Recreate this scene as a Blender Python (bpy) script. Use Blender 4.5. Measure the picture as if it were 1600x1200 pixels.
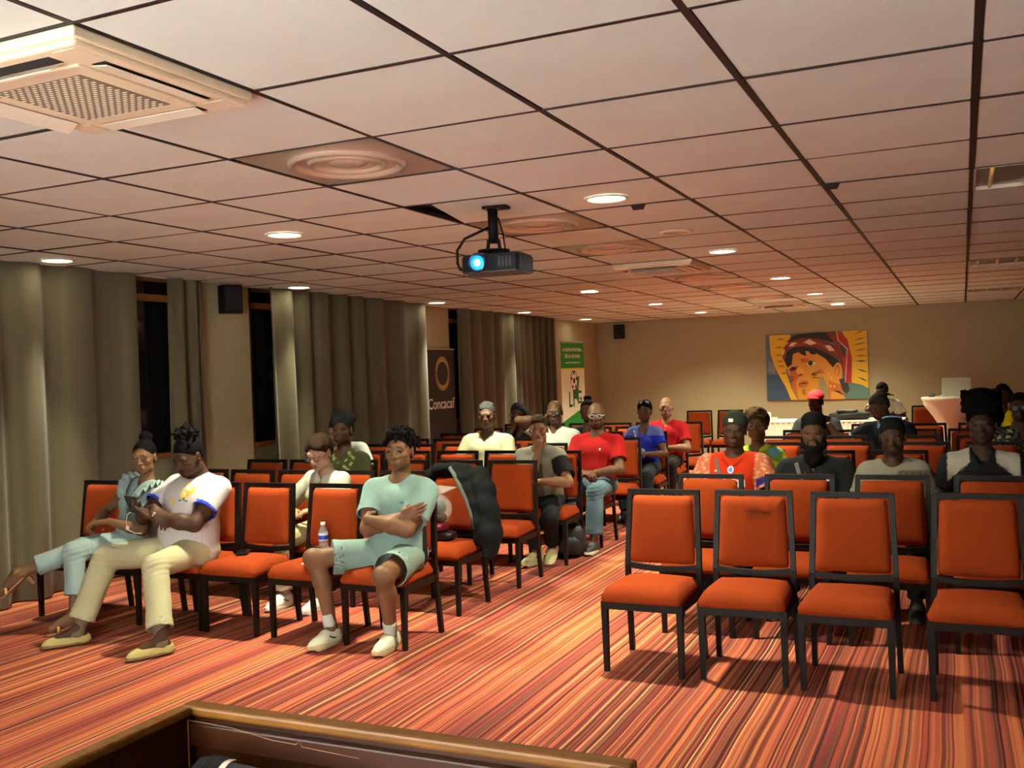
import bpy, bmesh, math, random
import numpy as np
from mathutils import Matrix, Vector
from mathutils.bvhtree import BVHTree

for o in list(bpy.data.objects):
    bpy.data.objects.remove(o, do_unlink=True)
SC = bpy.context.scene
COL = SC.collection
PI = math.pi
random.seed(7)

# ---------------------------------------------------------------- camera
CAM_H = 1.58
YAW, PIT, ROL = 0.428406, -0.007135, -0.0351525
cd = bpy.data.cameras.new('camera')
cam = bpy.data.objects.new('camera', cd)
COL.objects.link(cam)
cd.sensor_width = 36.0
cd.lens = 1543.18 / 1600 * 36.0
cd.clip_start = 0.05
_f = Vector((-math.sin(YAW) * math.cos(PIT), math.cos(YAW) * math.cos(PIT), math.sin(PIT)))
_r = Vector((math.cos(YAW), math.sin(YAW), 0))
_u = _r.cross(_f)
_R = _r * math.cos(ROL) + _u * math.sin(ROL)
_U = _u * math.cos(ROL) - _r * math.sin(ROL)
_m = Matrix((_R, _U, -_f)).transposed().to_4x4()
_m.translation = (0, 0, CAM_H)
cam.matrix_world = _m
SC.camera = cam

# ---------------------------------------------------------------- world, exposure
w = bpy.data.worlds.new('night')
SC.world = w
w.use_nodes = True
w.node_tree.nodes['Background'].inputs[0].default_value = (0.012, 0.014, 0.02, 1)
w.node_tree.nodes['Background'].inputs[1].default_value = 0.3
SC.view_settings.view_transform = 'Standard'
SC.view_settings.look = 'None'
SC.view_settings.gamma = 1.0
SC.view_settings.use_curve_mapping = False
SC.view_settings.exposure = 1.12
SPOT_W = 262.0          # each ceiling downlight
SPOT_HALF = math.radians(66)
LAMP_COL = (1.0, 0.97, 0.70)
PROJ_W = 19000.0          # projector beam, overdriven so its bounce off the added screen lights the ceiling

# ---------------------------------------------------------------- helpers
CE = 2.5852             # ceiling height
GX, GY, GS = -1.4261, 2.7209, 0.75   # ceiling grid

_mats = {}
def mat(name, color, rough=0.6, metal=0.0, emit=0.0, ecol=None, bump=0.0, bscale=60.0, spec=0.5, vary=0.0, vscale=8.0,
        alpha=1.0, trans=0.0, coat=0.0, stretch=None, attr=False, sheen=0.0):
    if name in _mats:
        return _mats[name]
    m = bpy.data.materials.new(name)
    m.use_nodes = True
    nt = m.node_tree
    b = nt.nodes['Principled BSDF']
    b.inputs['Base Color'].default_value = (*color, 1)
    b.inputs['Roughness'].default_value = rough
    b.inputs['Metallic'].default_value = metal
    b.inputs['Specular IOR Level'].default_value = spec
    b.inputs['Alpha'].default_value = alpha
    b.inputs['Transmission Weight'].default_value = trans
    b.inputs['Coat Weight'].default_value = coat
    b.inputs['Sheen Weight'].default_value = sheen
    if emit > 0:
        b.inputs['Emission Color'].default_value = (*(ecol or color), 1)
        b.inputs['Emission Strength'].default_value = emit
    tc = None
    def coords():
        nonlocal tc
        if tc is None:
            t = nt.nodes.new('ShaderNodeTexCoord')
            tc = t.outputs['Object']
            if stretch:
                mp = nt.nodes.new('ShaderNodeMapping')
                mp.inputs['Scale'].default_value = stretch
                nt.links.new(tc, mp.inputs[0])
                tc = mp.outputs[0]
        return tc
    src = None
    if attr:
        a = nt.nodes.new('ShaderNodeAttribute')
        a.attribute_name = 'Col'
        src = a.outputs['Color']
        nt.links.new(src, b.inputs['Base Color'])
    if vary > 0:
        n = nt.nodes.new('ShaderNodeTexNoise')
        n.inputs['Scale'].default_value = vscale
        n.inputs['Detail'].default_value = 4
        nt.links.new(coords(), n.inputs['Vector'])
        mr = nt.nodes.new('ShaderNodeMapRange')
        mr.inputs['From Min'].default_value = 0.3
        mr.inputs['From Max'].default_value = 0.7
        mr.inputs['To Min'].default_value = 1 - vary
        mr.inputs['To Max'].default_value = 1 + vary
        nt.links.new(n.outputs[0], mr.inputs[0])
        mx = nt.nodes.new('ShaderNodeVectorMath')
        mx.operation = 'SCALE'
        if src:
            nt.links.new(src, mx.inputs[0])
        else:
            mx.inputs[0].default_value = color
        nt.links.new(mr.outputs[0], mx.inputs['Scale'])
        nt.links.new(mx.outputs[0], b.inputs['Base Color'])
    if bump > 0:
        n = nt.nodes.new('ShaderNodeTexNoise')
        n.inputs['Scale'].default_value = bscale
        n.inputs['Detail'].default_value = 3
        nt.links.new(coords(), n.inputs['Vector'])
        bp = nt.nodes.new('ShaderNodeBump')
        bp.inputs['Strength'].default_value = bump
        bp.inputs['Distance'].default_value = 0.01
        nt.links.new(n.outputs[0], bp.inputs['Height'])
        nt.links.new(bp.outputs[0], b.inputs['Normal'])
    _mats[name] = m
    return m

def tag(o, label=None, cat=None, group=None, kind=None):
    if label: o['label'] = label
    if cat: o['category'] = cat
    if group: o['group'] = group
    if kind: o['kind'] = kind
    return o

def thing(name, label, cat, loc=(0, 0, 0), rz=0.0, group=None, kind=None):
    o = bpy.data.objects.new(name, None)
    COL.objects.link(o)
    o.empty_display_size = 0.1
    o.location = loc
    o.rotation_euler = (0, 0, rz)
    return tag(o, label, cat, group, kind)

class MB:
    """collects geometry for one mesh"""
    def __init__(s):
        s.v, s.f, s.c, s.cc = [], [], [], (1, 1, 1)
    def add(s, vs, fs):
        n = len(s.v)
        s.v += [tuple(p) for p in vs]
        s.f += [tuple(i + n for i in f) for f in fs]
        s.c += [s.cc] * len(fs)
        return s
    def box(s, x0, x1, y0, y1, z0, z1, M=None):
        vs = [Vector(p) for p in ((x0, y0, z0), (x1, y0, z0), (x1, y1, z0), (x0, y1, z0), (x0, y0, z1), (x1, y0, z1), (x1, y1, z1), (x0, y1, z1))]
        if M is not None: vs = [M @ p for p in vs]
        return s.add(vs, [(0, 3, 2, 1), (4, 5, 6, 7), (0, 1, 5, 4), (1, 2, 6, 5), (2, 3, 7, 6), (3, 0, 4, 7)])
    def rbox(s, x0, x1, y0, y1, z0, z1, r, seg=3, M=None):
        """box with rounded vertical-profile edges (superellipse-like rounding on all edges)"""
        cx, cy, cz = (x0 + x1) / 2, (y0 + y1) / 2, (z0 + z1) / 2
        bm = bmesh.new()
        bmesh.ops.create_cube(bm, size=1)
        for v in bm.verts:
            v.co = Vector((v.co.x * (x1 - x0) + cx, v.co.y * (y1 - y0) + cy, v.co.z * (z1 - z0) + cz))
        bmesh.ops.bevel(bm, geom=bm.edges[:], offset=r, segments=seg, affect='EDGES', profile=0.5)
        return s.bm(bm, M)
    def bm(s, bm, M=None):
        bm.verts.index_update()
        vs = [(M @ v.co) if M is not None else v.co.copy() for v in bm.verts]
        fs = [[v.index for v in f.verts] for f in bm.faces]
        bm.free()
        return s.add(vs, fs)
    def prism(s, poly, d, axis=2, off=0.0, M=None):
        """extrude 2D polygon: axis 0 -> (y,z) poly along x, 1 -> (x,z) along y, 2 -> (x,y) along z"""
        n = len(poly)
        def pt(p, t):
            q = {0: (t, p[0], p[1]), 1: (p[0], t, p[1]), 2: (p[0], p[1], t)}[axis]
            return (M @ Vector(q)) if M is not None else q
        vs = [pt(p, off) for p in poly] + [pt(p, off + d) for p in poly]
        fs = [tuple(range(n - 1, -1, -1)), tuple(range(n, 2 * n))] + [(i, (i + 1) % n, (i + 1) % n + n, i + n) for i in range(n)]
        return s.add(vs, fs)
    def tube(s, pts, r, seg=8, caps=True):
        pts = [Vector(p) for p in pts]
        rs = r if isinstance(r, (list, tuple)) else [r] * len(pts)
        rings, up = [], None
        for i, p in enumerate(pts):
            t = (pts[min(i + 1, len(pts) - 1)] - pts[max(i - 1, 0)]).normalized()
            if up is None:
                up = Vector((0, 0, 1)) if abs(t.z) < 0.9 else Vector((1, 0, 0))
            a = t.cross(up).normalized()
            b = a.cross(t).normalized()
            up = b
            rings.append([p + (a * math.cos(2 * PI * k / seg) + b * math.sin(2 * PI * k / seg)) * rs[i] for k in range(seg)])
        vs = [q for ring in rings for q in ring]
        fs = []
        for i in range(len(pts) - 1):
            for k in range(seg):
                k2 = (k + 1) % seg
                fs.append((i * seg + k, i * seg + k2, (i + 1) * seg + k2, (i + 1) * seg + k))
        if caps:
            fs.append(tuple(range(seg - 1, -1, -1)))
            fs.append(tuple(range((len(pts) - 1) * seg, len(pts) * seg)))
        return s.add(vs, fs)
    def bar(s, a, b, w, d, up=(0, 0, 1), w2=None, d2=None):
        """square-section bar from a to b; w across (perp to up), d along up-ish"""
        a, b = Vector(a), Vector(b)
        t = (b - a).normalized()
        u = Vector(up)
        x = t.cross(u).normalized()
        y = x.cross(t).normalized()
        w2 = w if w2 is None else w2
        d2 = d if d2 is None else d2
        vs = []
        for p, ww, dd in ((a, w, d), (b, w2, d2)):
            vs += [p - x * ww / 2 - y * dd / 2, p + x * ww / 2 - y * dd / 2, p + x * ww / 2 + y * dd / 2, p - x * ww / 2 + y * dd / 2]
        return s.add(vs, [(0, 3, 2, 1), (4, 5, 6, 7), (0, 1, 5, 4), (1, 2, 6, 5), (2, 3, 7, 6), (3, 0, 4, 7)])
    def lathe(s, prof, seg=24, c=(0, 0, 0), M=None):
        """profile [(r,z)...] around z; r=0 ends are closed"""
        vs, idx = [], []
        for r, z in prof:
            if r < 1e-6:
                idx.append([len(vs)])
                vs.append(Vector((c[0], c[1], c[2] + z)))
            else:
                idx.append(list(range(len(vs), len(vs) + seg)))
                vs += [Vector((c[0] + r * math.cos(2 * PI * k / seg), c[1] + r * math.sin(2 * PI * k / seg), c[2] + z)) for k in range(seg)]
        fs = []
        for A, B in zip(idx, idx[1:]):
            for k in range(seg):
                k2 = (k + 1) % seg
                if len(A) == 1 and len(B) == 1: continue
                if len(A) == 1: fs.append((A[0], B[k2], B[k]))
                elif len(B) == 1: fs.append((A[k], A[k2], B[0]))
                else: fs.append((A[k], A[k2], B[k2], B[k]))
        if M is not None: vs = [M @ v for v in vs]
        return s.add(vs, fs)
    def poly(s, pts):
        return s.add(pts, [tuple(range(len(pts)))])
    def build(s, name, m=None, parent=None, smooth=False, colors=False, loc=None):
        me = bpy.data.meshes.new(name)
        me.from_pydata(s.v, [], s.f)
        if m: me.materials.append(m)
        if smooth:
            me.polygons.foreach_set('use_smooth', [True] * len(me.polygons))
        if colors:
            a = me.color_attributes.new('Col', 'FLOAT_COLOR', 'CORNER')
            buf = []
            for p, c in zip(me.polygons, s.c):
                buf += [c[0], c[1], c[2], 1.0] * p.loop_total
            a.data.foreach_set('color', buf)
        me.update()
        o = bpy.data.objects.new(name, me)
        COL.objects.link(o)
        if parent is not None: o.parent = parent
        if loc is not None: o.location = loc
        return o

def copy_tree(o, parent=None):
    c = o.copy()
    COL.objects.link(c)
    c.parent = parent
    for ch in list(o.children):
        copy_tree(ch, c)
    return c

def text_polys(body, size, bold=0.0):
    """flat mesh verts/faces for a piece of lettering, built-in font, centred"""
    cu = bpy.data.curves.new('lettering', 'FONT')
    cu.body = body
    cu.size = size
    cu.align_x = 'CENTER'
    cu.align_y = 'CENTER'
    cu.offset = bold
    cu.resolution_u = 3
    o = bpy.data.objects.new('lettering', cu)
    COL.objects.link(o)
    dg = bpy.context.evaluated_depsgraph_get()
    me = o.evaluated_get(dg).to_mesh()
    vs = [v.co.copy() for v in me.vertices]
    fs = [tuple(p.vertices) for p in me.polygons]
    o.evaluated_get(dg).to_mesh_clear()
    bpy.data.objects.remove(o, do_unlink=True)
    bpy.data.curves.remove(cu)
    return vs, fs

def srgb(r, g, b):
    return tuple(((c / 255) / 12.92 if c / 255 < 0.04045 else ((c / 255 + 0.055) / 1.055) ** 2.4) for c in (r, g, b))

# ================================================================ structure
XL, XR, YB, YF = -6.55, 5.0, 18.65, -1.0      # ceiling edges of the room

def carpet_material():
    def srgb(r, g, b):
        c = globals()['srgb'](r, g, b)
        l = 0.3 * c[0] + 0.6 * c[1] + 0.1 * c[2]
        return tuple((x * 0.90 + l * 0.10) * 0.86 + 0.002 for x in c)
    m = bpy.data.materials.new('striped_carpet')
    m.use_nodes = True
    nt = m.node_tree
    N, L = nt.nodes, nt.links
    b = N['Principled BSDF']
    b.inputs['Roughness'].default_value = 0.95
    b.inputs['Specular IOR Level'].default_value = 0.15
    tc = N.new('ShaderNodeTexCoord')
    sep = N.new('ShaderNodeSeparateXYZ')
    L.new(tc.outputs['Object'], sep.inputs[0])
    def math_(op, a, b_=None, c=None):
        n = N.new('ShaderNodeMath'); n.operation = op
        for i, v in enumerate((a, b_, c)):
            if v is None: continue
            if isinstance(v, (int, float)): n.inputs[i].default_value = v
            else: L.new(v, n.inputs[i])
        return n.outputs[0]
    # slow wobble of the stripes along their length
    wob = N.new('ShaderNodeTexNoise'); wob.inputs['Scale'].default_value = 1.3; wob.inputs['Detail'].default_value = 1
    L.new(tc.outputs['Object'], wob.inputs['Vector'])
    x = math_('ADD', sep.outputs[0], math_('MULTIPLY', math_('SUBTRACT', wob.outputs[0], 0.5), 0.03))
    def wn(v, seed):
        n = N.new('ShaderNodeTexWhiteNoise'); n.noise_dimensions = '2D'
        cb = N.new('ShaderNodeCombineXYZ'); L.new(v, cb.inputs[0]); cb.inputs[1].default_value = seed
        L.new(cb.outputs[0], n.inputs['Vector'])
        return n.outputs['Value']
    fine = wn(math_('FLOOR', math_('MULTIPLY', x, 125.0)), 1.0)
    mid = wn(math_('FLOOR', math_('MULTIPLY', x, 52.0)), 2.0)
    bn = N.new('ShaderNodeTexNoise'); bn.noise_dimensions = '2D'; bn.inputs['Scale'].default_value = 1.0; bn.inputs['Detail'].default_value = 2
    cb = N.new('ShaderNodeCombineXYZ'); L.new(math_('MULTIPLY', x, 4.2), cb.inputs[0]); L.new(math_('MULTIPLY', sep.outputs[1], 0.22), cb.inputs[1])
    L.new(cb.outputs[0], bn.inputs['Vector'])
    band = math_('MULTIPLY', math_('SUBTRACT', bn.outputs[0], 0.28), 2.2)
    r1 = N.new('ShaderNodeValToRGB')           # ground colour of a band
    r1.color_ramp.elements[0].color = (*srgb(104, 60, 54), 1); r1.color_ramp.elements[0].position = 0.0
    r1.color_ramp.elements[1].color = (*srgb(228, 138, 66), 1); r1.color_ramp.elements[1].position = 1.0
    for pos, c in ((0.25, srgb(150, 62, 54)), (0.45, srgb(186, 84, 56)), (0.62, srgb(208, 104, 62)), (0.82, srgb(222, 122, 60))):
        e = r1.color_ramp.elements.new(pos); e.color = (*c, 1)
    L.new(math_('ADD', math_('MULTIPLY', band, 0.72), math_('MULTIPLY', mid, 0.30)), r1.inputs[0])
    r2 = N.new('ShaderNodeValToRGB')           # thin stripe colour
    r2.color_ramp.interpolation = 'CONSTANT'
    r2.color_ramp.elements[0].color = (*srgb(48, 22, 20), 1); r2.color_ramp.elements[0].position = 0.0
    r2.color_ramp.elements[1].color = (*srgb(232, 170, 104), 1); r2.color_ramp.elements[1].position = 0.84
    for pos, c in ((0.20, srgb(112, 44, 42)), (0.38, srgb(182, 74, 50)), (0.55, srgb(214, 116, 62)), (0.70, srgb(128, 86, 56)), (0.9, srgb(150, 46, 44))):
        e = r2.color_ramp.elements.new(pos); e.color = (*c, 1)
    L.new(fine, r2.inputs[0])
    mix = N.new('ShaderNodeMix'); mix.data_type = 'RGBA'
    pick = math_('GREATER_THAN', wn(math_('FLOOR', math_('MULTIPLY', x, 125.0)), 5.0), 0.42)
    L.new(math_('MULTIPLY', pick, 0.85), mix.inputs['Factor'])
    L.new(r1.outputs[0], mix.inputs['A']); L.new(r2.outputs[0], mix.inputs['B'])
    sp = N.new('ShaderNodeTexNoise'); sp.inputs['Scale'].default_value = 240; sp.inputs['Detail'].default_value = 2
    L.new(tc.outputs['Object'], sp.inputs['Vector'])
    sc = N.new('ShaderNodeVectorMath'); sc.operation = 'SCALE'
    L.new(mix.outputs['Result'], sc.inputs[0])
    L.new(math_('ADD', math_('MULTIPLY', sp.outputs[0], 0.8), 0.6), sc.inputs['Scale'])
    L.new(sc.outputs[0], b.inputs['Base Color'])
    bp = N.new('ShaderNodeBump'); bp.inputs['Strength'].default_value = 0.5; bp.inputs['Distance'].default_value = 0.004
    L.new(math_('ADD', fine, sp.outputs[0]), bp.inputs['Height'])
    L.new(bp.outputs[0], b.inputs['Normal'])
    return m

M_CARPET = carpet_material()
M_WALL = mat('beige_wall_paint', srgb(168, 158, 122), 0.85, bump=0.08, bscale=90, vary=0.04, vscale=1.2)
M_TILE = mat('ceiling_tile_white', srgb(228, 241, 238), 0.9, bump=0.12, bscale=220, vary=0.03, vscale=3)
M_DARK = mat('plenum_dark', (0.012, 0.006, 0.005), 0.9)
M_CURT = mat('taupe_curtain_fabric', srgb(94, 86, 60), 0.95, bump=0.12, bscale=160, sheen=0.2, vary=0.06, vscale=2.0, stretch=(1, 1, 0.15))
M_TIMBER = mat('varnished_timber', srgb(138, 82, 34), 0.4, bump=0.1, bscale=30, vary=0.2, vscale=6, stretch=(6, 1, 6))
M_DTIMBER = mat('dark_brown_frame', srgb(58, 34, 20), 0.45)
M_GLASS = mat('night_window_glass', (0.01, 0.012, 0.012), 0.05, spec=0.5)
M_WHITE = mat('white_plastic', srgb(232, 226, 208), 0.45)
M_BLACK = mat('black_plastic', (0.006, 0.006, 0.007), 0.55, spec=0.1)
M_CHROME = mat('polished_diffuser_metal', srgb(214, 200, 184), 0.26, metal=0.45)

def struct(name, mb, m, parent=None, **k):
    o = mb.build(name, m, parent, **k)
    if parent is None: o['kind'] = 'structure'
    return o

floor = struct('floor', MB().box(-6.95, XR, YF, YB, -0.05, 0.0), M_CARPET)
tag(floor, 'carpet with narrow red, orange and plum stripes running the length of the room', 'carpet')

# left wall: sill wall, lintel band and piers with three window openings
wl = MB()
WX0, WX1 = -6.95, -6.68
openings = [(3.0, 7.20), (8.06, 11.62), (12.36, 16.0)]
edges = [YF] + [e for o in openings for e in o] + [YB]
for i in range(0, len(edges), 2):
    wl.box(WX0, -6.60, edges[i], edges[i + 1], 0, CE + 0.35)
for a, b_ in openings:
    wl.box(WX0, WX1, a, b_, 0, 0.98)
    wl.box(WX0, WX1, a, b_, 2.62, CE + 0.35)
tag(struct('wall_left', wl, M_WALL), 'beige window wall with plain piers between the curtains', 'wall')
tag(struct('wall_back', MB().box(-6.95, XR, YB, YB + 0.2, 0, CE + 0.35), M_WALL), 'beige back wall behind the painting', 'wall')
tag(struct('wall_right', MB().box(XR, XR + 0.2, YF, YB + 0.2, 0, CE + 0.35), M_WALL), 'beige side wall at the right of the hall', 'wall')
tag(struct('wall_front', MB().box(-6.95, XR + 0.2, YF - 0.2, YF, 0, CE + 0.35), M_WALL), 'beige wall behind the added bounce screen', 'wall')

for n, (a, b_) in enumerate(openings, 1):
    root = thing('window_%d' % n, ['tall night-dark window showing between two curtains at the far left',
                                   'window hidden behind the wide curtain, dark frame edge showing at its left',
                                   'window behind the dark curtain next to the black banner'][n - 1], 'window', (0, 0, 0), kind='structure')
    fm = MB()
    fr = 0.07
    fm.box(WX1 - 0.02, WX1 + 0.05, a, a + fr, 0.98, 2.62).box(WX1 - 0.02, WX1 + 0.05, b_ - fr, b_, 0.98, 2.62)
    fm.build('window_frame', M_DTIMBER, root)
    MB().box(WX1 - 0.02, WX1 + 0.05, a, b_, 2.38, 2.44).box(WX1 - 0.02, WX1 + 0.04, a, b_, 2.56, 2.62).build('transom', M_TIMBER, root)
    MB().box(WX1 - 0.04, WX1 + 0.09, a, b_, 0.955, 1.0).build('window_sill', M_TIMBER, root)
    MB().box(WX1 - 0.012, WX1 - 0.004, a + 0.02, b_ - 0.02, 1.0, 2.6).build('pane', M_GLASS, root)

# ---- ceiling
ceil = thing('ceiling', 'suspended ceiling of pale square tiles with dark joints', 'ceiling', (0, 0, 0), kind='structure')
MB().box(XL - 0.02, XR, YF, YB, CE + 0.05, CE + 0.07).build('plenum_deck', M_DARK, ceil)
MB().box(XL - 0.02, XL, YF, YB, CE - 0.004, CE + 0.05).build('edge_trim', M_TILE, ceil)
def grid_pt(i, j): return GX + GS * i, GY + GS * j
_inv = cam.matrix_world.inverted()
def to_px(p):
    q = _inv @ Vector(p)
    if q.z > -0.1: return None
    return 800 + 1543.18 * q.x / -q.z, 600 - 1543.18 * q.y / -q.z
DIFF_CELLS = [(-2, 1), (-2, 4), (-2, 6), (-2, 10), (-2, 12), (-2, 15)]
AC_CELLS = [(-2, -1), (-2, 8), (-2, 17)]
TROFF_CELLS = [(2, 4), (2, 11), (2, 17)]
skip = set(DIFF_CELLS + TROFF_CELLS)
cells = []
for i in range(-7, 9):
    for j in range(-8, 22):
        x0, y0 = grid_pt(i, j)
        x1, y1 = min(x0 + GS, XR), min(y0 + GS, YB)
        x0, y0 = max(x0, XL), max(y0, YF)
        if x1 - x0 < 0.03 or y1 - y0 < 0.03: continue
        ps = [to_px((x, y, CE)) for x, y in ((x0, y0), (x1, y0), (x1, y1), (x0, y1))]
        area = 0
        if all(ps):
            cxp = min(max(sum(p[0] for p in ps) / 4, -150), 1750); 
            a = abs(sum(ps[k][0] * ps[(k + 1) % 4][1] - ps[(k + 1) % 4][0] * ps[k][1] for k in range(4))) / 2
            if max(p[0] for p in ps) > 0 and min(p[0] for p in ps) < 1600 and max(p[1] for p in ps) > 0:
                area = a
        cells.append((area, i, j, x0, x1, y0, y1))
cells.sort(reverse=True)
tile_me = {}
rest = MB()
count = 0
GAPX, GAPY, TT = 0.010, 0.0085, 0.018
for area, i, j, x0, x1, y0, y1 in cells:
    if (i, j) in skip: continue
    gx = GAPX * (1.25 if i in (0, 1, 2) else 1.0)
    wx, wy = (x1 - x0) - 2 * gx, (y1 - y0) - 2 * GAPY
    cx, cy = (x0 + x1) / 2, (y0 + y1) / 2
    if (i, j) == (-2, 3):
        mbt = MB().prism([(-wx / 2 + 0.17, -wy / 2), (wx / 2, -wy / 2), (wx / 2, wy / 2), (-wx / 2 + 0.01, wy / 2)], TT, 2)
        mbt.build('ceiling_tile', M_TILE, ceil, loc=(cx, cy, CE)); count += 1
        continue
    if area > 40 and count < 300:
        key = (round(wx, 3), round(wy, 3))
        if key not in tile_me:
            o = MB().rbox(-wx / 2, wx / 2, -wy / 2, wy / 2, 0, TT, 0.003, 1).build('ceiling_tile', M_TILE, ceil)
            tile_me[key] = o.data
        else:
            o = bpy.data.objects.new('ceiling_tile', tile_me[key])
            COL.objects.link(o); o.parent = ceil
        rnd = random.random()
        o.location = (cx + random.uniform(-.002, .002), cy + random.uniform(-.004, .004), CE + random.uniform(0, .003))
        o.rotation_euler = (random.uniform(-.004, .004), random.uniform(-.003, .003), random.uniform(-.003, .003))
        count += 1
    else:
        rest.box(cx - wx / 2, cx + wx / 2, cy - wy / 2, cy + wy / 2, CE, CE + TT)
o = rest.build('ceiling_tile_field', M_TILE, ceil)
o['kind'] = 'stuff'
# dark grid bars filling the joints, flush with the tiles
M_BAR = mat('dark_grid_bar', (0.012, 0.006, 0.005), 0.6)
_y = []
for i in range(-6, 9):
    x = GX + GS * i
    if XL < x < XR:
        hw_ = GAPX * (1.25 if i in (1, 2, 3) else 1.0)
        MB().box(x - hw_, x + hw_, YF, YB, CE - 0.0020, CE + 0.02).build('grid_bar', M_BAR, ceil)
for j in range(-7, 22):
    y = GY + GS * j
    if YF < y < YB:
        MB().box(XL, XR, y - GAPY, y + GAPY, CE - 0.0015, CE + 0.02).build('grid_bar', M_BAR, ceil)

# ---- downlights
def downlight():
    r = thing('downlight', 'x', 'lamp')
    MB().lathe([(0.128, 0.0), (0.128, -0.006), (0.112, -0.010), (0.104, -0.004), (0.104, 0.0)], 28).build('trim_ring', M_WHITE, r, smooth=True)
    MB().lathe([(0, -0.005), (0.06, -0.0055), (0.104, -0.004)], 28).build('lamp_lens', mat('downlight_lens', (1, .95, .8), 0.4, emit=9.0, ecol=(1, 0.93, 0.72)), r)
    ld = bpy.data.lights.new('downlight_beam', 'SPOT')
    ld.energy = SPOT_W
    ld.color = LAMP_COL
    ld.spot_size = SPOT_HALF * 2
    ld.spot_blend = 1.0
    ld.shadow_soft_size = 0.075
    lo = bpy.data.objects.new('downlight_beam', ld)
    COL.objects.link(lo); lo.parent = r
    lo.location = (0, 0, -0.02)
    return r
dl0 = downlight()
colw = {-6.22: 'left column by the curtains', -4.10: 'middle column', -1.83: 'right column'}
roww = ['nearest', 'second', 'third', 'fourth', 'farthest']
first = True
NARROW = [None]
for x in (-4.10, -1.83, -6.22):
    for k, y in enumerate((5.40, 8.40, 11.35, 14.18, 16.95)):
        d = dl0 if first else copy_tree(dl0)
        first = False
        d.location = (x, y, CE)
        if x < -6:          # narrow-beam lamps over the curtains
            for ch in d.children:
                if ch.type == 'LIGHT':
                    if NARROW[0] is None:
                        NARROW[0] = ch.data.copy(); NARROW[0].spot_size = math.radians(44); NARROW[0].energy = SPOT_W * 0.5
                    ch.data = NARROW[0]
        tag(d, 'lit round ceiling downlight, %s one in the %s of lights' % (roww[k], colw[x]), 'lamp', 'lit ceiling downlights')
for k, y in enumerate((6.99, 15.86)):
    r = thing('ceiling_speaker', ['round pale ceiling speaker in the tile past the nearest right downlight', 'small round ceiling speaker near the far end of the right light column'][k], 'speaker', (-1.85, y, CE), group='round ceiling speakers')
    MB().lathe([(0.12, 0.0), (0.12, -0.008), (0.10, -0.012), (0.095, -0.006)], 24).build('ring', M_WHITE, r, smooth=True)
    MB().lathe([(0, -0.018), (0.05, -0.015), (0.095, -0.006)], 24).build('dome', M_CHROME, r, smooth=True)

# ---- swirl diffusers
def diffuser():
    r = thing('air_diffuser', 'x', 'air diffuser')
    h = GS / 2 - 0.012
    plate = MB()
    n = 32
    outer = []
    for k in range(n):
        a = 2 * PI * (k + 0.5) / n
        c_, s_ = math.cos(a), math.sin(a)
        q = h / max(abs(c_), abs(s_))
        outer.append((c_ * q, s_ * q, -0.002))
    inner = [(0.27 * math.cos(2 * PI * (k + .5) / n), 0.27 * math.sin(2 * PI * (k + .5) / n), -0.002) for k in range(n)]
    plate.add(outer + inner, [(k, (k + 1) % n, (k + 1) % n + n, k + n) for k in range(n)])
    plate.box(-h, h, -h, h, 0.0, 0.012)
    plate.build('face_plate', M_CHROME, r)
    MB().lathe([(0.275, -0.002), (0.268, -0.016), (0.25, -0.022), (0.235, -0.012), (0.22, 0.012)], 40).build('outer_cone', M_CHROME, r, smooth=True)
    MB().lathe([(0.185, 0.012), (0.180, -0.010), (0.165, -0.018), (0.150, -0.008), (0.135, 0.012)], 36).build('middle_cone', M_CHROME, r, smooth=True)
    MB().lathe([(0.0, -0.014), (0.05, -0.012), (0.085, -0.004), (0.095, 0.010)], 28).build('centre_disc', M_CHROME, r, smooth=True)
    MB().lathe([(0, 0.0125), (0.25, 0.0125)], 28).build('throat', M_DARK, r)
    MB().bar((-0.14, 0, 0.004), (0.14, 0, 0.004), 0.012, 0.006).bar((0, -.14, 0.004), (0, .14, 0.004), 0.012, 0.006).build('spider', M_DARK, r)
    return r
df0 = diffuser()
dlab = ['polished square air diffuser nearest the camera, left of the projector', 'polished square air diffuser just behind the projector mount',
        'polished square air diffuser third from the camera, behind the projector', 'polished square air diffuser just beyond the second air conditioner',
        'polished square air diffuser fifth along the ceiling', 'polished square air diffuser farthest along the ceiling']
for k, (i, j) in enumerate(DIFF_CELLS):
    d = df0 if k == 0 else copy_tree(df0)
    x, y = grid_pt(i + .5, j + .5)
    d.location = (x, y, CE + 0.004)
    tag(d, dlab[k], 'air diffuser', 'square ceiling air diffusers')

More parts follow.
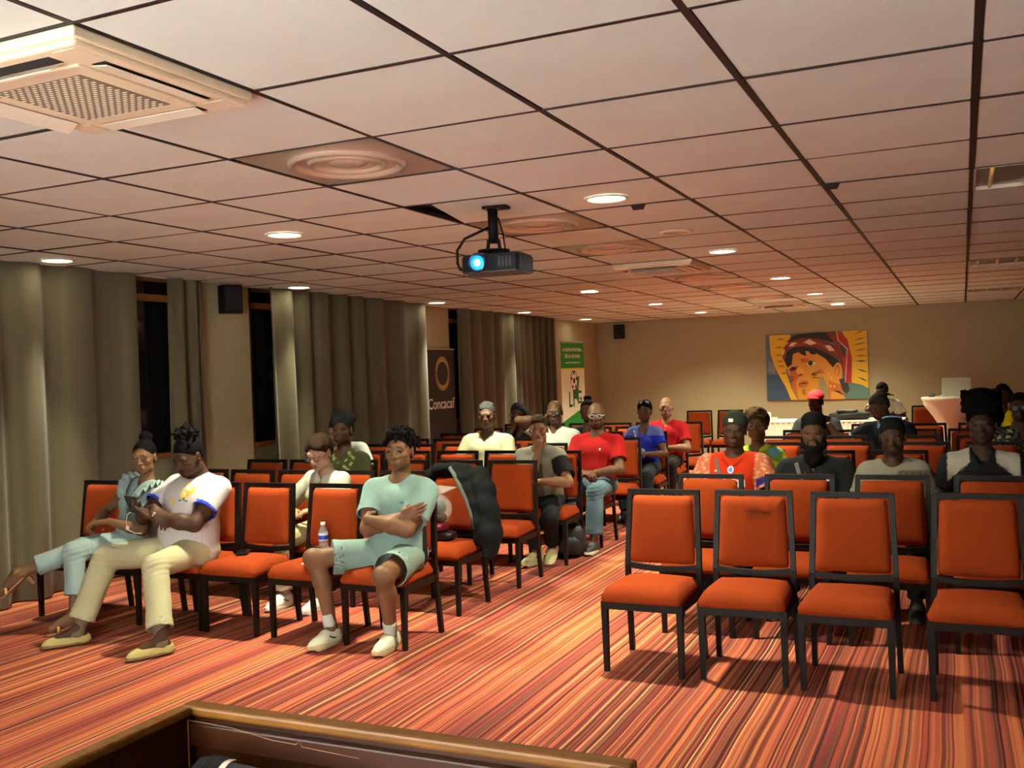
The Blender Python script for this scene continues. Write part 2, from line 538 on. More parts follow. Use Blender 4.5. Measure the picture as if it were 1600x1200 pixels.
# ---- air conditioning cassettes
def cassette():
    r = thing('air_conditioner', 'x', 'air conditioner')
    h, M_AC = 0.375, mat('cassette_plastic', srgb(226, 208, 180), 0.5)
    bz = MB()
    bz.rbox(-h, h, -h, h, -0.034, -0.001, 0.006, 2)
    bz.rbox(-h + 0.012, h - 0.012, -h + 0.012, h - 0.012, -0.052, -0.03, 0.008, 2)
    bz.build('bezel', M_AC, r)
    MB().rbox(-0.245, 0.245, -0.245, 0.245, -0.060, -0.05, 0.006, 2).build('grille_panel', M_AC, r)
    g = MB()
    g.box(-0.185, 0.185, -0.185, 0.185, -0.0615, -0.060)
    g.build('grille_backing', mat('grille_shadow', srgb(120, 104, 78), 0.8), r)
    g = MB()
    for a in range(24):
        y = -0.18 + a * 0.0155
        for b_ in range(12):
            x = -0.182 + b_ * 0.0305 + (0.015 if a % 2 else 0)
            if x + 0.018 < 0.185:
                g.box(x, x + 0.018, y, y + 0.0085, -0.0622, -0.0614)
    g.build('grille_bars', M_WHITE, r)
    for k in range(4):
        M = Matrix.Rotation(k * PI / 2, 4, 'Z')
        MB().box(-0.22, 0.22, 0.272, 0.325, -0.0535, -0.052, M).build('air_slot', M_DARK, r)
        t = 0.55 if k in (1, 2) else 0.12
        Mf = M @ Matrix.Translation((0, 0.268, -0.054)) @ Matrix.Rotation(-t, 4, 'X')
        MB().rbox(-0.215, 0.215, 0.0, 0.058, -0.004, 0.0, 0.0015, 1, M=Mf).build('louvre', M_WHITE, r)
        MB().rbox(0.255, 0.345, 0.255, 0.345, -0.054, -0.05, 0.002, 1, M=M).build('corner_cap', M_AC, r)
    mk = MB()
    mk.box(-0.222, -0.205, -0.19, -0.14, -0.0606, -0.060).box(-0.232, -0.226, -0.19, -0.16, -0.0606, -0.060)
    mk.build('maker_mark', mat('mark_brown', srgb(96, 70, 48), 0.6), r)
    return r
ac0 = cassette()
for k, (i, j) in enumerate(AC_CELLS):
    d = ac0 if k == 0 else copy_tree(ac0)
    x, y = grid_pt(i + .5, j + .5)
    d.location = (x, y, CE)
    tag(d, ['large ceiling air conditioner with open louvres, nearest the camera', 'ceiling air conditioner midway down the hall behind the projector', 'ceiling air conditioner far off near the back wall'][k], 'air conditioner', 'ceiling air conditioners')

# ---- unlit fluorescent fittings
for k, (i, j) in enumerate(TROFF_CELLS):
    x, y = grid_pt(i + .5, j + .5)
    r = thing('light_fitting', ['unlit mirror-louvre light fitting at the right edge, nearest the camera', 'unlit light fitting at the right edge, second along the ceiling', 'unlit light fitting at the right edge, farthest along the ceiling'][k], 'lamp', (x, y, CE), group='unlit square light fittings')
    h = GS / 2 - 0.01
    MB().box(-h, h, -h, h, 0.018, 0.03).build('housing', mat('fitting_grey', srgb(150, 146, 132), 0.35, metal=0.6), r)
    fm = MB()
    fm.box(-h, -h + 0.012, -h, h, -0.003, 0.02).box(h - 0.012, h, -h, h, -0.003, 0.02).box(-h, h, -h, -h + 0.012, -0.003, 0.02).box(-h, h, h - 0.012, h, -0.003, 0.02)
    fm.build('frame', M_WHITE, r)
    for q in range(4):
        xx = -h + 0.09 + q * 0.18
        MB().lathe([(0, -.32), (0.012, -.32), (0.012, .32), (0, .32)], 10, M=Matrix.Translation((xx, 0, 0.008)) @ Matrix.Rotation(PI / 2, 4, 'X')).build('tube', mat('fitting_tube', srgb(236, 214, 120), 0.3), r, smooth=True)
# small brackets on the grid
for k, (i, j, lab) in enumerate([(0, 4.0, 'small dark clip on the ceiling joint beside the nearest right downlight'), (1.06, 4.0, 'small dark clip on the ceiling joint right of the light columns')]):
    x, y = grid_pt(i if k else -0.42, j)
    tag(MB().prism([(-0.045, 0), (0.045, 0), (0.03, -0.03), (-0.03, -0.03)], 0.02, 1, off=-0.01).build('ceiling_clip', M_DARK, loc=(x, y, CE)), lab, 'clip', 'ceiling joint clips')

# ---- curtains
def curtain(name, y0, y1, xc, label, seed, amp=0.055, wl=0.26, zt=CE + 0.06, flare=0.0):
    rng = random.Random(seed)
    ys, ph = [], [0.0]
    n = int((y1 - y0) / 0.018)
    prof = []
    lam, p = wl, rng.random() * 6
    for k in range(n + 1):
        y = y0 + (y1 - y0) * k / n
        p += 2 * PI * ((y1 - y0) / n) / lam
        if p > 2 * PI:
            p -= 2 * PI
            lam = wl * rng.uniform(0.7, 1.6)
        s_ = math.sin(p)
        prof.append((y, amp * (math.copysign(abs(s_) ** 0.7, s_)) * rng.uniform(0.97, 1.03), p))
    zs = [0.012, 0.3, 0.7, 1.1, 1.5, 1.9, 2.3, zt]
    mb = MB()
    vs = []
    m_ = n + 1
    for off in (0.0, -0.012):
        for zi, z in enumerate(zs):
            t = z / zt
            for (y, dx, pp) in prof:
                a = 0.75 + 0.5 * (1 - t) * (0.6 + 0.4 * math.sin(y * 2.3 + seed))
                sway = 0.02 * (1 - t) * math.sin(y * 3.1 + seed * 1.7)
                vs.append((xc + dx * a + off, y + sway + flare * (1 - t) * ((y - y0) / (y1 - y0) - .5), z))
    fs = []
    Z = len(zs)
    for s_ in (0, 1):
        o_ = s_ * Z * m_
        for zi in range(Z - 1):
            for k in range(n):
                q = (o_ + zi * m_ + k, o_ + zi * m_ + k + 1, o_ + (zi + 1) * m_ + k + 1, o_ + (zi + 1) * m_ + k)
                fs.append(q if s_ == 0 else q[::-1])
    B = Z * m_
    for k in range(n):
        fs.append((k, B + k, B + k + 1, k + 1))
        fs.append(((Z - 1) * m_ + k, (Z - 1) * m_ + k + 1, B + (Z - 1) * m_ + k + 1, B + (Z - 1) * m_ + k))
    for k in (0, n):
        for zi in range(Z - 1):
            q = (zi * m_ + k, (zi + 1) * m_ + k, B + (zi + 1) * m_ + k, B + zi * m_ + k)
            fs.append(q if k == 0 else q[::-1])
    mb.add(vs, fs)
    return tag(mb.build(name, M_CURT, smooth=True), label, 'curtain', 'taupe floor-length curtains')
curtain('curtain', 2.2, 6.50, -6.50, 'long taupe curtain at the far left edge, before the dark window gap', 3, wl=0.42, amp=0.06)
curtain('curtain', 6.88, 7.24, -6.50, 'narrow gathered taupe curtain between the window gap and the plain pier', 5, wl=0.15, amp=0.05)
curtain('curtain', 8.16, 11.42, -6.44, 'wide taupe curtain behind the left chairs, between pier and black banner', 8, wl=0.34, amp=0.06)
curtain('curtain', 12.48, 14.3, -6.50, 'taupe curtain just right of the black banner', 11, wl=0.32, amp=0.06)
curtain('curtain', 14.35, 16.02, -6.50, 'shadowed taupe curtain ending behind the green and white banner', 13, wl=0.2, amp=0.06)

# ---- wall loudspeakers
def wall_speaker(name, loc, rz, label):
    r = thing(name, label, 'speaker', loc, rz, group='black wall loudspeakers')
    MB().prism([(-0.09, -0.06), (0.09, -0.06), (0.11, 0.09), (-0.11, 0.09)], 0.27, 2, off=-0.27).build('cabinet', M_BLACK, r)
    MB().rbox(-0.082, 0.082, -0.07, -0.058, -0.255, -0.015, 0.004, 1).build('grille', mat('speaker_cloth', (0.006, 0.006, 0.007), 0.9), r)
    MB().box(-0.03, 0.03, 0.09, 0.16, -0.16, -0.1).build('bracket', M_BLACK, r)
    return r
wall_speaker('wall_speaker', (-6.44, 7.62, CE - 0.02), 0.95, 'black wall loudspeaker on the pier beside the narrow curtain')
wall_speaker('wall_speaker', (-6.10, 18.47, CE - 0.06), 0.25, 'black wall loudspeaker in the far corner of the back wall')

# ---- unseen screen added behind the camera to bounce projector light, and the projector
sr = thing('added_bounce_screen', 'unseen white screen added behind the camera to bounce projector light', 'screen', (-2.4, YF + 0.05, 0))
MB().box(-1.8, 1.8, -0.01, 0.01, 0.15, 2.35).build('screen_sheet', mat('screen_white', (0.9, 0.9, 0.9), 0.9), sr)
fm = MB().box(-1.85, -1.8, -0.02, 0.02, 0.1, 2.4).box(1.8, 1.85, -0.02, 0.02, 0.1, 2.4).box(-1.85, 1.85, -0.02, 0.02, 0.1, 0.15).box(-1.85, 1.85, -0.02, 0.02, 2.35, 2.4)
fm.build('screen_frame', M_BLACK, sr)

pj = thing('projector', 'black ceiling projector with glowing blue lens on a drop mount', 'projector', (-2.47, 5.27, 2.245), 0.10)
M_PJ = mat('projector_black', (0.006, 0.007, 0.010), 0.45, spec=0.12)
body = MB()
def rr(w_, d_, r_, n=5):
    pts = []
    for cx, cy, a0 in ((w_ - r_, d_ - r_, 0), (-w_ + r_, d_ - r_, 1), (-w_ + r_, -d_ + r_, 2), (w_ - r_, -d_ + r_, 3)):
        for k in range(n + 1):
            a = (a0 + k / n) * PI / 2
            pts.append((cx + r_ * math.cos(a), cy + r_ * math.sin(a)))
    return pts
body.prism(rr(0.185, 0.14, 0.045), 0.088, 2, off=-0.05)
body.prism(rr(0.178, 0.133, 0.04), 0.012, 2, off=0.038)
body.build('casing', M_PJ, pj)
MB().prism(rr(0.18, 0.135, 0.04), 0.006, 2, off=-0.056).build('underside', mat('projector_underside', (0.05, 0.04, 0.045), 0.5), pj)
Mx = Matrix.Translation((-0.075, -0.14, 0.0)) @ Matrix.Rotation(PI / 2, 4, 'X')
MB().lathe([(0.055, 0.0), (0.058, 0.012), (0.050, 0.022), (0.040, 0.016), (0.034, 0.004)], 28, M=Mx).build('lens_ring', mat('lens_ring_blue', (0.02, 0.10, 0.22), 0.15, metal=0.6), pj, smooth=True)
MB().lathe([(0.0, 0.016), (0.012, 0.015), (0.020, 0.012)], 20, M=Mx).build('lens_core', mat('lens_core_glow', (0.4, 0.9, 1), 0.2, emit=26, ecol=(0.35, 0.8, 1.0)), pj, smooth=True)
MB().lathe([(0.020, 0.012), (0.034, 0.005), (0.040, 0.004)], 20, M=Mx).build('lens_glass', mat('lens_glass_glow', (0.0, 0.15, 0.5), 0.1, emit=3.0, ecol=(0.0, 0.18, 0.75)), pj, smooth=True)
for k in range(4):
    MB().box(0.05 + k * 0.022, 0.063 + k * 0.022, -0.142, -0.138, -0.03, 0.03).build('vent_slot', mat('vent_gloss', (0.10, 0.11, 0.14), 0.1, metal=0.7), pj)
MB().lathe([(0, .088), (0.095, .088), (0.095, .080), (0, .080)], 24, c=(-0.03, 0.02, 0)).build('mount_plate', M_BLACK, pj)
am = MB()
for sx in (-1, 1):
    am.bar((-0.03 + sx * 0.045, 0.02, 0.05), (-0.03 + sx * 0.03, 0.02, 0.15), 0.012, 0.03, up=(0, 1, 0))
am.build('mount_fork', M_BLACK, pj)
MB().tube([(-0.03, 0.02, 0.13), (-0.03, 0.02, 0.335)], 0.030, 14).build('drop_pole', M_BLACK, pj, smooth=True)
MB().prism(rr(0.075, 0.055, 0.02), 0.014, 2, off=0.326).build('ceiling_plate', M_BLACK, pj)
for sx in (-0.06, 0.015):
    MB().lathe([(0, -.004), (.008, -.004), (.008, .0), (0, 0)], 8, c=(sx, -0.02, 0.326)).build('bolt', M_CHROME, pj)
cb = [(-0.05, 0.03, 0.23), (-0.11, 0.0, 0.20), (-0.20, -0.01, 0.165), (-0.255, 0.0, 0.10), (-0.255, 0.0, 0.02), (-0.24, 0.0, -0.015), (-0.18, 0.02, -0.02)]
MB().tube(cb, 0.008, 8).build('power_cable', M_BLACK, pj, smooth=True)
MB().tube([(0.0, 0.03, 0.28), (0.03, 0.02, 0.18), (0.045, 0.02, 0.06)], 0.005, 6).build('signal_cable', M_BLACK, pj, smooth=True)
ld = bpy.data.lights.new('projector_beam', 'SPOT')
ld.energy = PROJ_W
ld.color = (0.94, 0.97, 0.88)
ld.spot_size = math.radians(22.5)
ld.spot_blend = 0.25
ld.shadow_soft_size = 0.01
lo = bpy.data.objects.new('projector_beam', ld)
COL.objects.link(lo); lo.parent = pj
lo.location = (-0.075, -0.19, 0.0)
lo.rotation_euler = Vector((0.0, -6.1, -1.0)).to_track_quat('-Z', 'Y').to_euler()

# ---- lectern rim in the foreground
M_LECT = mat('varnished_mahogany', srgb(46, 19, 5), 0.38, spec=0.18, vary=0.35, vscale=5, stretch=(1, 8, 10))
M_RIM = mat('varnished_edge', srgb(104, 64, 20), 0.35, spec=0.2, vary=0.25, vscale=8, stretch=(1.5, 10, 10))
lc = thing('lectern', 'dark varnished wooden lectern with raised rim in the foreground', 'lectern', (-0.70, 0.82, 0))
ZT, HW = 1.12, 0.335
MB().box(-HW, HW, 0.27, 0.285, 0.0, ZT - 0.008).build('front_panel', M_LECT, lc)
MB().box(-HW, -HW + 0.018, -0.25, 0.27, 0.0, ZT - 0.008).build('side_panel', M_LECT, lc)
MB().box(HW - 0.018, HW, -0.25, 0.27, 0.0, ZT - 0.008).build('side_panel', M_LECT, lc)
MB().rbox(-HW - 0.004, HW + 0.004, 0.262, 0.29, ZT - 0.008, ZT + 0.006, 0.004, 2).build('front_rim', M_RIM, lc)
MB().rbox(-HW - 0.004, -HW + 0.022, -0.25, 0.262, ZT - 0.008, ZT + 0.006, 0.004, 2).build('side_rim', M_RIM, lc)
MB().rbox(HW - 0.022, HW + 0.004, -0.25, 0.262, ZT - 0.008, ZT + 0.006, 0.004, 2).build('side_rim', M_RIM, lc)
MB().rbox(-HW + 0.018, HW - 0.018, 0.258, 0.271, ZT - 0.05, ZT - 0.016, 0.003, 2).build('inner_lip', M_LECT, lc)
MB().box(-HW + 0.018, HW - 0.018, -0.25, 0.27, 1.004, 1.022).build('desk_board', M_LECT, lc)
crk = MB()
pts = [(-0.32, ZT - 0.012), (-0.24, ZT - 0.014), (-0.17, ZT - 0.023), (-0.13, ZT - 0.024), (-0.125, ZT - 0.019), (-0.12, ZT - 0.026), (-0.03, ZT - 0.030)]
crk.tube([(x, 0.2575, z) for x, z in pts], 0.0005, 5)
crk.build('edge_split', mat('split_wood', srgb(120, 92, 66), 0.7), lc)
MB().tube([(-HW + 0.020, 0.255, 1.022), (-HW + 0.020, 0.255, ZT - 0.01)], 0.0015, 6).build('corner_bead', M_RIM, lc)
mc = thing('microphone', 'black handheld microphone lying inside the lectern rim', 'microphone', (-0.925, 1.020, 1.060), math.radians(3))
My = Matrix.Rotation(PI / 2, 4, 'Y')
MB().lathe([(0, -0.032), (0.014, -0.029), (0.025, -0.018), (0.029, 0.0), (0.028, 0.016), (0.024, 0.026)], 24, M=My).build('grille_head', mat('mic_mesh', (0.02, 0.022, 0.024), 0.35, metal=0.8, bump=0.9, bscale=420), mc, smooth=True)
MB().lathe([(0.0255, 0.022), (0.027, 0.027), (0.0255, 0.032)], 24, M=My).build('collar_ring', M_CHROME, mc, smooth=True)
MB().lathe([(0.024, 0.03), (0.021, 0.06), (0.017, 0.14), (0.015, 0.20), (0.0, 0.20)], 20, M=My).build('handle', mat('mic_grey', (0.02, 0.023, 0.025), 0.45, spec=0.2), mc, smooth=True)

# ================================================================ chairs
M_FAB = mat('orange_ribbed_upholstery', srgb(137, 53, 19), 0.95, bump=0.35, bscale=1.0, vary=0.07, vscale=3.0, spec=0.08)
# fine vertical ribs for the upholstery bump
nt = M_FAB.node_tree
for n in list(nt.nodes):
    if n.type == 'BUMP':
        wv = nt.nodes.new('ShaderNodeTexWave'); wv.wave_type = 'BANDS'; wv.bands_direction = 'X'
        wv.inputs['Scale'].default_value = 60; wv.inputs['Distortion'].default_value = 0.6; wv.inputs['Detail'].default_value = 1
        t = [q for q in nt.nodes if q.type == 'TEX_COORD'][0]
        nt.links.new(t.outputs['Object'], wv.inputs['Vector'])
        nt.links.new(wv.outputs['Fac'], n.inputs['Height'])
        n.inputs['Distance'].default_value = 0.002
M_FRAME = mat('black_brown_chair_metal', (0.009, 0.006, 0.004), 0.45, spec=0.14)

def cushion(w0, w1, d, th, dome, n=10, edge=0.03):
    """rounded cushion, x width w0 (y=-d/2) to w1 (y=+d/2), z from 0 to th + dome"""
    mb = MB()
    top, bot = [], []
    N = n + 1
    def prof(u):   # 0 at the rim, 1 inside
        u = min(1.0, u)
        return math.sqrt(max(0.0, 1 - (1 - u) ** 2))
    for a in range(N):
        v = -1 + 2 * a / n
        v = math.copysign(abs(v) ** 0.7, v)
        for b in range(N):
            u = -1 + 2 * b / n
            u = math.copysign(abs(u) ** 0.7, u)
            w = w0 + (w1 - w0) * (v + 1) / 2
            # round the plan corners
            r_ = edge / (w / 2)
            x, y = u * w / 2, v * d / 2
            ex, ey = max(0, abs(x) - (w / 2 - edge)), max(0, abs(y) - (d / 2 - edge))
            q = math.hypot(ex, ey)
            if q > edge:
                k = edge / q
                x = math.copysign(w / 2 - edge + ex * k, x) if ex > 0 else x
                y = math.copysign(d / 2 - edge + ey * k, y) if ey > 0 else y
            e = min((w / 2 - abs(u) * w / 2), (d / 2 - abs(v) * d / 2)) / (edge * 1.1)
            hh = th * 0.35 + th * 0.65 * prof(e) + dome * (1 - u * u) * (1 - v * v)
            top.append((x, y, hh))
            bot.append((x * 0.985, y * 0.985, 0.0))
    vs = top + bot
    K = N * N
    fs = []
    for a in range(n):
        for b in range(n):
            i = a * N + b
            fs.append((i, i + 1, i + N + 1, i + N))
            fs.append((K + i, K + i + N, K + i + N + 1, K + i + 1))
    rim = [b for b in range(N)] + [a * N + n for a in range(1, N)] + [n * N + b for b in range(n - 1, -1, -1)] + [a * N for a in range(n - 1, 0, -1)]
    for p, q in zip(rim, rim[1:] + rim[:1]):
        fs.append((p, K + p, K + q, q))
    return mb.add(vs, fs)

def make_chair():
    """banquet chair facing -Y, origin on the floor at the middle"""
    r = thing('banquet_chair', 'x', 'chair')
    seat = cushion(0.445, 0.40, 0.44, 0.072, 0.026).build('seat', M_FAB, r, smooth=True)
    seat.location = (0, -0.035, 0.378)
    # back cushion, raked: built flat then stood up
    bk = cushion(0.375, 0.345, 0.375, 0.036, 0.012, edge=0.02)
    ang = math.radians(90 + 7)
    Mb = Matrix.Translation((0, 0.19, 0.70)) @ Matrix.Rotation(math.radians(-7), 4, 'X') @ Matrix.Rotation(math.radians(90), 4, 'X')
    bk.v = [tuple(Mb @ Vector(p)) for p in bk.v]
    bk.build('backrest', M_FAB, r, smooth=True)
    bb = cushion(0.365, 0.335, 0.365, 0.018, 0.004, n=6, edge=0.015)
    Mb2 = Matrix.Translation((0, 0.192, 0.70)) @ Matrix.Rotation(math.radians(-7), 4, 'X') @ Matrix.Rotation(math.radians(-90), 4, 'X')
    bb.v = [tuple(Mb2 @ Vector((p[0], -p[1], p[2]))) for p in bb.v]
    bb.build('back_panel', M_FAB, r, smooth=True)
    W0, W1 = 0.206, 0.193
    for s in (-1, 1):
        MB().bar((s * 0.204, -0.215, 0.0), (s * 0.206, -0.215, 0.375), 0.026, 0.026, up=(0, 1, 0), w2=0.034, d2=0.034).build('leg', M_FRAME, r)
        p = MB()
        pts = [(s * 0.212, 0.215, 0.0), (s * 0.206, 0.172, 0.36), (s * W0, 0.168, 0.50), (s * W1, 0.217, 0.905)]
        for a, b in zip(pts, pts[1:]):
            w_ = 0.028
            p.bar(a, b, 0.027, 0.03, up=(0, 1, 0))
        p.build('leg', M_FRAME, r)
    MB().bar((-W1 - 0.013, 0.217, 0.906), (W1 + 0.013, 0.217, 0.906), 0.03, 0.028).build('top_rail', M_FRAME, r)
    lr = MB()
    n = 8
    for k in range(n):
        t0, t1 = -1 + 2 * k / n, -1 + 2 * (k + 1) / n
        f = lambda t: (t * (W0 - 0.004), 0.170, 0.498 - 0.016 * (1 - t * t))
        lr.bar(f(t0), f(t1), 0.024, 0.030)
    lr.build('lower_rail', M_FRAME, r)
    fr = MB()
    fr.box(-0.215, 0.215, -0.232, -0.206, 0.335, 0.38)
    fr.box(-0.20, 0.20, 0.158, 0.180, 0.335, 0.372)
    for s in (-1, 1):
        fr.bar((s * 0.208, -0.22, 0.357), (s * 0.203, 0.17, 0.353), 0.02, 0.042)
    fr.box(-0.20, 0.20, -0.21, 0.16, 0.366, 0.379)
    fr.build('seat_frame', M_FRAME, r)
    return r

ch0 = make_chair()
_used = [False]
ORD = ['front', 'second', 'third', 'fourth', 'fifth', 'sixth', 'seventh', 'eighth', 'ninth']
CORD = ['at the aisle', 'second from the aisle', 'third from the aisle', 'fourth from the aisle', 'fifth from the aisle', 'sixth from the aisle, nearest the curtains']
def chair(x, y, label, group, rz=0.0):
    c = ch0 if not _used[0] else copy_tree(ch0)
    _used[0] = True
    c.location = (x, y, 0)
    c.rotation_euler = (0, 0, rz)
    return tag(c, label, 'chair', group)

ROWY = [5.40, 6.24, 7.12, 8.05, 8.92, 9.72, 10.65, 11.65, 12.60]
CHDY = 0.215
LX = {0: [-3.22, -3.77, -4.30, -4.76, -5.29, -5.80],
      1: [-3.30, -3.75, -4.205, -4.665, -5.13, -5.60],
      2: [-3.27, -3.75, -4.25, -4.73, -5.22, -5.69],
      3: [-3.25, -3.76, -4.25, -4.74, -5.24, -5.72],
      4: [-3.24, -3.72, -4.21, -4.68, -5.18, -5.66],
      5: [-3.22, -3.76, -4.25, -4.73, -5.22, -5.70],
      6: [-3.20, -3.72, -4.22, -4.70, -5.18, -5.64],
      7: [-3.24, -3.74, -4.20, -4.70, -5.20, -5.68],
      8: [-3.28, -3.76, -4.23, -4.71, -5.20, -5.68]}
SITTERS = {('L', 0, 0): 'under the man in mint shirt', ('L', 0, 3): 'under the man in the white jersey', ('L', 0, 4): 'under the woman in pale denim'}
for r_ in range(9):
    for c_ in range(6):
        lab = 'orange banquet chair in the left block, %s row, %s' % (ORD[r_], CORD[c_])
        chair(LX[r_][c_], ROWY[r_] - CHDY + random.uniform(-.02, .02), lab, 'orange banquet chairs of the left block', random.uniform(-.03, .03))
RX = {0: [-1.555, -1.05, -0.545, 0.04, 0.60], 1: [-1.48, -0.935, -0.405, 0.14, 0.68], 2: [-1.50, -0.95, -0.43, 0.10, 0.63],
      3: [-1.52, -0.98, -0.46, 0.07, 0.60], 4: [-1.50, -0.91, -0.32, 0.21, 0.72], 5: [-1.60, -1.03, -0.40, 0.14, 0.66],
      6: [-1.54, -0.98, -0.46, 0.06, 0.60], 7: [-1.50, -0.95, -0.38, 0.14, 0.66]}
for r_ in range(8):
    for c_ in range(5):
        lab = 'orange banquet chair in the right block, %s row, %s' % (ORD[r_], CORD[c_])
        chair(RX[r_][c_], ROWY[r_] - CHDY + random.uniform(-.02, .02), lab, 'orange banquet chairs of the right block', random.uniform(-.03, .03))
chair(-3.96, 15.88, 'empty orange chair standing apart at the back, left of a pair', 'pair of chairs at the back', 0.05)
chair(-3.47, 15.90, 'empty orange chair standing apart at the back, right of a pair', 'pair of chairs at the back', -0.03)
chair(-0.53, 16.25, 'orange chair by the white high table at the back', None, 0.0)
chair(-1.17, 16.75, 'orange chair behind the white table, under the man in the cream tee', None, 0.0)
chair(0.42, 12.45, 'orange chair under the woman in yellow at the right', None, 0.0)

# dark stain on the backrest of the second front chair of the right block
for o_ in bpy.data.objects:
    if o_.get('label') == 'orange banquet chair in the right block, front row, second from the aisle':
        bk_ = [q for q in o_.children if q.name.startswith('backrest')][0]
        bv_ = BVHTree.FromPolygons([v.co for v in bk_.data.vertices], [tuple(q.vertices) for q in bk_.data.polygons])
        sm_ = MB()
        for rad_, k_ in ((0.075, 0), (0.05, 1)):
            pts_ = []
            for a_ in range(18):
                t_ = 2 * PI * a_ / 18
                rr_ = rad_ * (1 + 0.22 * math.sin(3 * t_ + 1) + 0.12 * math.sin(5 * t_))
                h_ = bv_.ray_cast(Vector((0.03 + rr_ * math.cos(t_), -0.5, 0.80 + 0.45 * rr_ * math.sin(t_))), Vector((0, 1, 0)))
                pts_.append(h_[0] + Vector((0, -0.0006 - 0.0003 * k_, 0)))
            sm_.poly(pts_[::-1])
        sm_.build('stain', mat('fabric_stain', (0.06, 0.012, 0.006), 0.95, alpha=0.2), bk_)
# ---------------------------------------------------------------- things lying on the chairs
ph = thing('smartphone', 'black smartphone lying on the empty front chair beside the man in the white jersey', 'phone', (-4.36, 5.18, 0.486), 0.5)
MB().rbox(-0.037, 0.037, -0.078, 0.078, -0.005, 0.005, 0.004, 2).build('case', M_BLACK, ph)
MB().box(-0.034, 0.034, -0.072, 0.072, 0.005, 0.0056).build('display', mat('phone_glass', (0.008, 0.008, 0.01), 0.05), ph)
tag(MB().box(-0.13, 0.09, -0.09, 0.075, 0, 0.0015).build('paper_sheet', mat('paper_white', srgb(238, 236, 226), 0.8), loc=(-3.62, 5.06, 0.480)), 'white sheet of paper on the chair beside the man in mint', 'paper')['note'] = 0
bpy.data.objects['paper_sheet'].rotation_euler = (0.0, 0.0, 0.35)
del bpy.data.objects['paper_sheet']['note']

bt = thing('water_bottle', 'clear plastic water bottle with blue label standing on an empty front chair', 'bottle', (-3.775, 5.26, 0.474))
M_PET = mat('clear_bottle_plastic', (0.9, 0.95, 0.95), 0.08, trans=0.85, spec=0.5)
prof = [(0, 0.0), (0.026, 0.0), (0.030, 0.006)]
for k in range(5):
    z = 0.012 + k * 0.016
    prof += [(0.0305, z), (0.0285, z + 0.006), (0.0305, z + 0.012)]
prof += [(0.0305, 0.10), (0.0305, 0.145), (0.028, 0.158), (0.020, 0.178), (0.0125, 0.190), (0.0125, 0.200)]
MB().lathe(prof, 24).build('bottle_body', M_PET, bt, smooth=True)
MB().lathe([(0.0312, 0.098), (0.0312, 0.146)], 24).build('label_band', mat('bottle_label_white', srgb(214, 222, 236), 0.4), bt, smooth=True)
MB().lathe([(0.0316, 0.106), (0.0316, 0.132)], 24).build('label_print', mat('bottle_label_blue', srgb(30, 60, 190), 0.4), bt, smooth=True)
MB().lathe([(0.0145, 0.196), (0.0145, 0.214), (0.0, 0.215)], 16).build('cap', mat('cap_white', srgb(240, 240, 236), 0.4), bt, smooth=True)

# ---------------------------------------------------------------- banners
def txt(mb, body, size, cx, cy, cc, bold=0.0, sx=1.0, off=0.0):
    vs, fs = text_polys(body, size, bold)
    mb.cc = cc
    mb.add([(v.x * sx + cx, v.y + cy, off) for v in vs], fs)
M_PRINT = mat('banner_print', (1, 1, 1), 0.55, attr=True)
def banner(name, label, loc, rz, w_, h_, z0, dp=.09):
    r = thing(name, label, 'banner', loc, rz)
    MB().rbox(-w_ / 2 - 0.02, w_ / 2 + 0.02, -dp, dp, 0.0, 0.075, 0.012, 2).build('base_cassette', mat('aluminium', srgb(170, 168, 160), 0.35, metal=0.9), r)
    MB().tube([(0, dp * .33 + .008, 0.07), (0, dp * .33 + .008, h_)], 0.006, 8).build('support_pole', _mats['aluminium'], r)
    MB().rbox(-w_ / 2, w_ / 2, -0.014, 0.014, h_ - 0.012, h_ + 0.012, 0.006, 2).build('top_rail', _mats['aluminium'], r)
    return r
def stand(mb):   # lay (x,y,off) artwork up into (x,-off,z)
    mb.v = [(x, -0.003 - o, y) for x, y, o in mb.v]
    return mb
# green and white league banner
w_, h_ = 0.85, 2.12
r = banner('roll_up_banner', 'green and white roll-up banner with football logo in the far left corner', (-5.97, 15.55, 0), math.radians(84), w_, h_, 0)
a = MB()
G1, G2, YL, WHI, DK = srgb(20, 150, 50), srgb(16, 104, 52), srgb(226, 222, 60), srgb(232, 240, 216), srgb(18, 22, 20)
a.cc = WHI; a.box(-w_ / 2, w_ / 2, 0.09, h_ - 0.44, -0.002, 0.0)
a.cc = G1; a.box(-w_ / 2, w_ / 2, h_ - 0.43, h_, -0.002, 0.0)
a.cc = YL; a.box(-w_ / 2, w_ / 2, h_ - 0.445, h_ - 0.425, -0.002, 0.0005)
a.cc = G1; a.poly([(-w_ / 2, 0.09, .0008), (w_ / 2, 0.09, .0008), (w_ / 2, 0.98, .0008), (w_ / 2 - .25, 0.97, .0008), (-w_ / 2, 0.80, .0008)])
txt(a, 'LA LIGUE DE FOOTBALL', 0.072, 0, h_ - 0.12, WHI, 0.003, 0.92, 0.001)
txt(a, 'DE LA GUYANE', 0.080, 0, h_ - 0.23, WHI, 0.003, 1, 0.001)
a.cc = WHI
for k in range(13):
    x = -0.26 + k * 0.04
    a.box(x, x + (0.026 if k % 4 else 0.034), h_ - 0.345, h_ - 0.325, 0, 0.001)
cx, cy = 0.03, 1.47
def disc(rx, ry, x, y, o, n=20, a0=0): a.poly([(x + rx * math.cos(a0 + 2 * PI * k / n), y + ry * math.sin(a0 + 2 * PI * k / n), o) for k in range(n)])
a.cc = G2; a.poly([(cx + .02, cy, .001), (cx + .20, cy + .10, .001), (cx + .16, cy - .12, .001), (cx + .11, cy - .34, .001), (cx + .04, cy - .27, .001), (cx - .04, cy - .33, .001), (cx - .02, cy - .15, .001)])
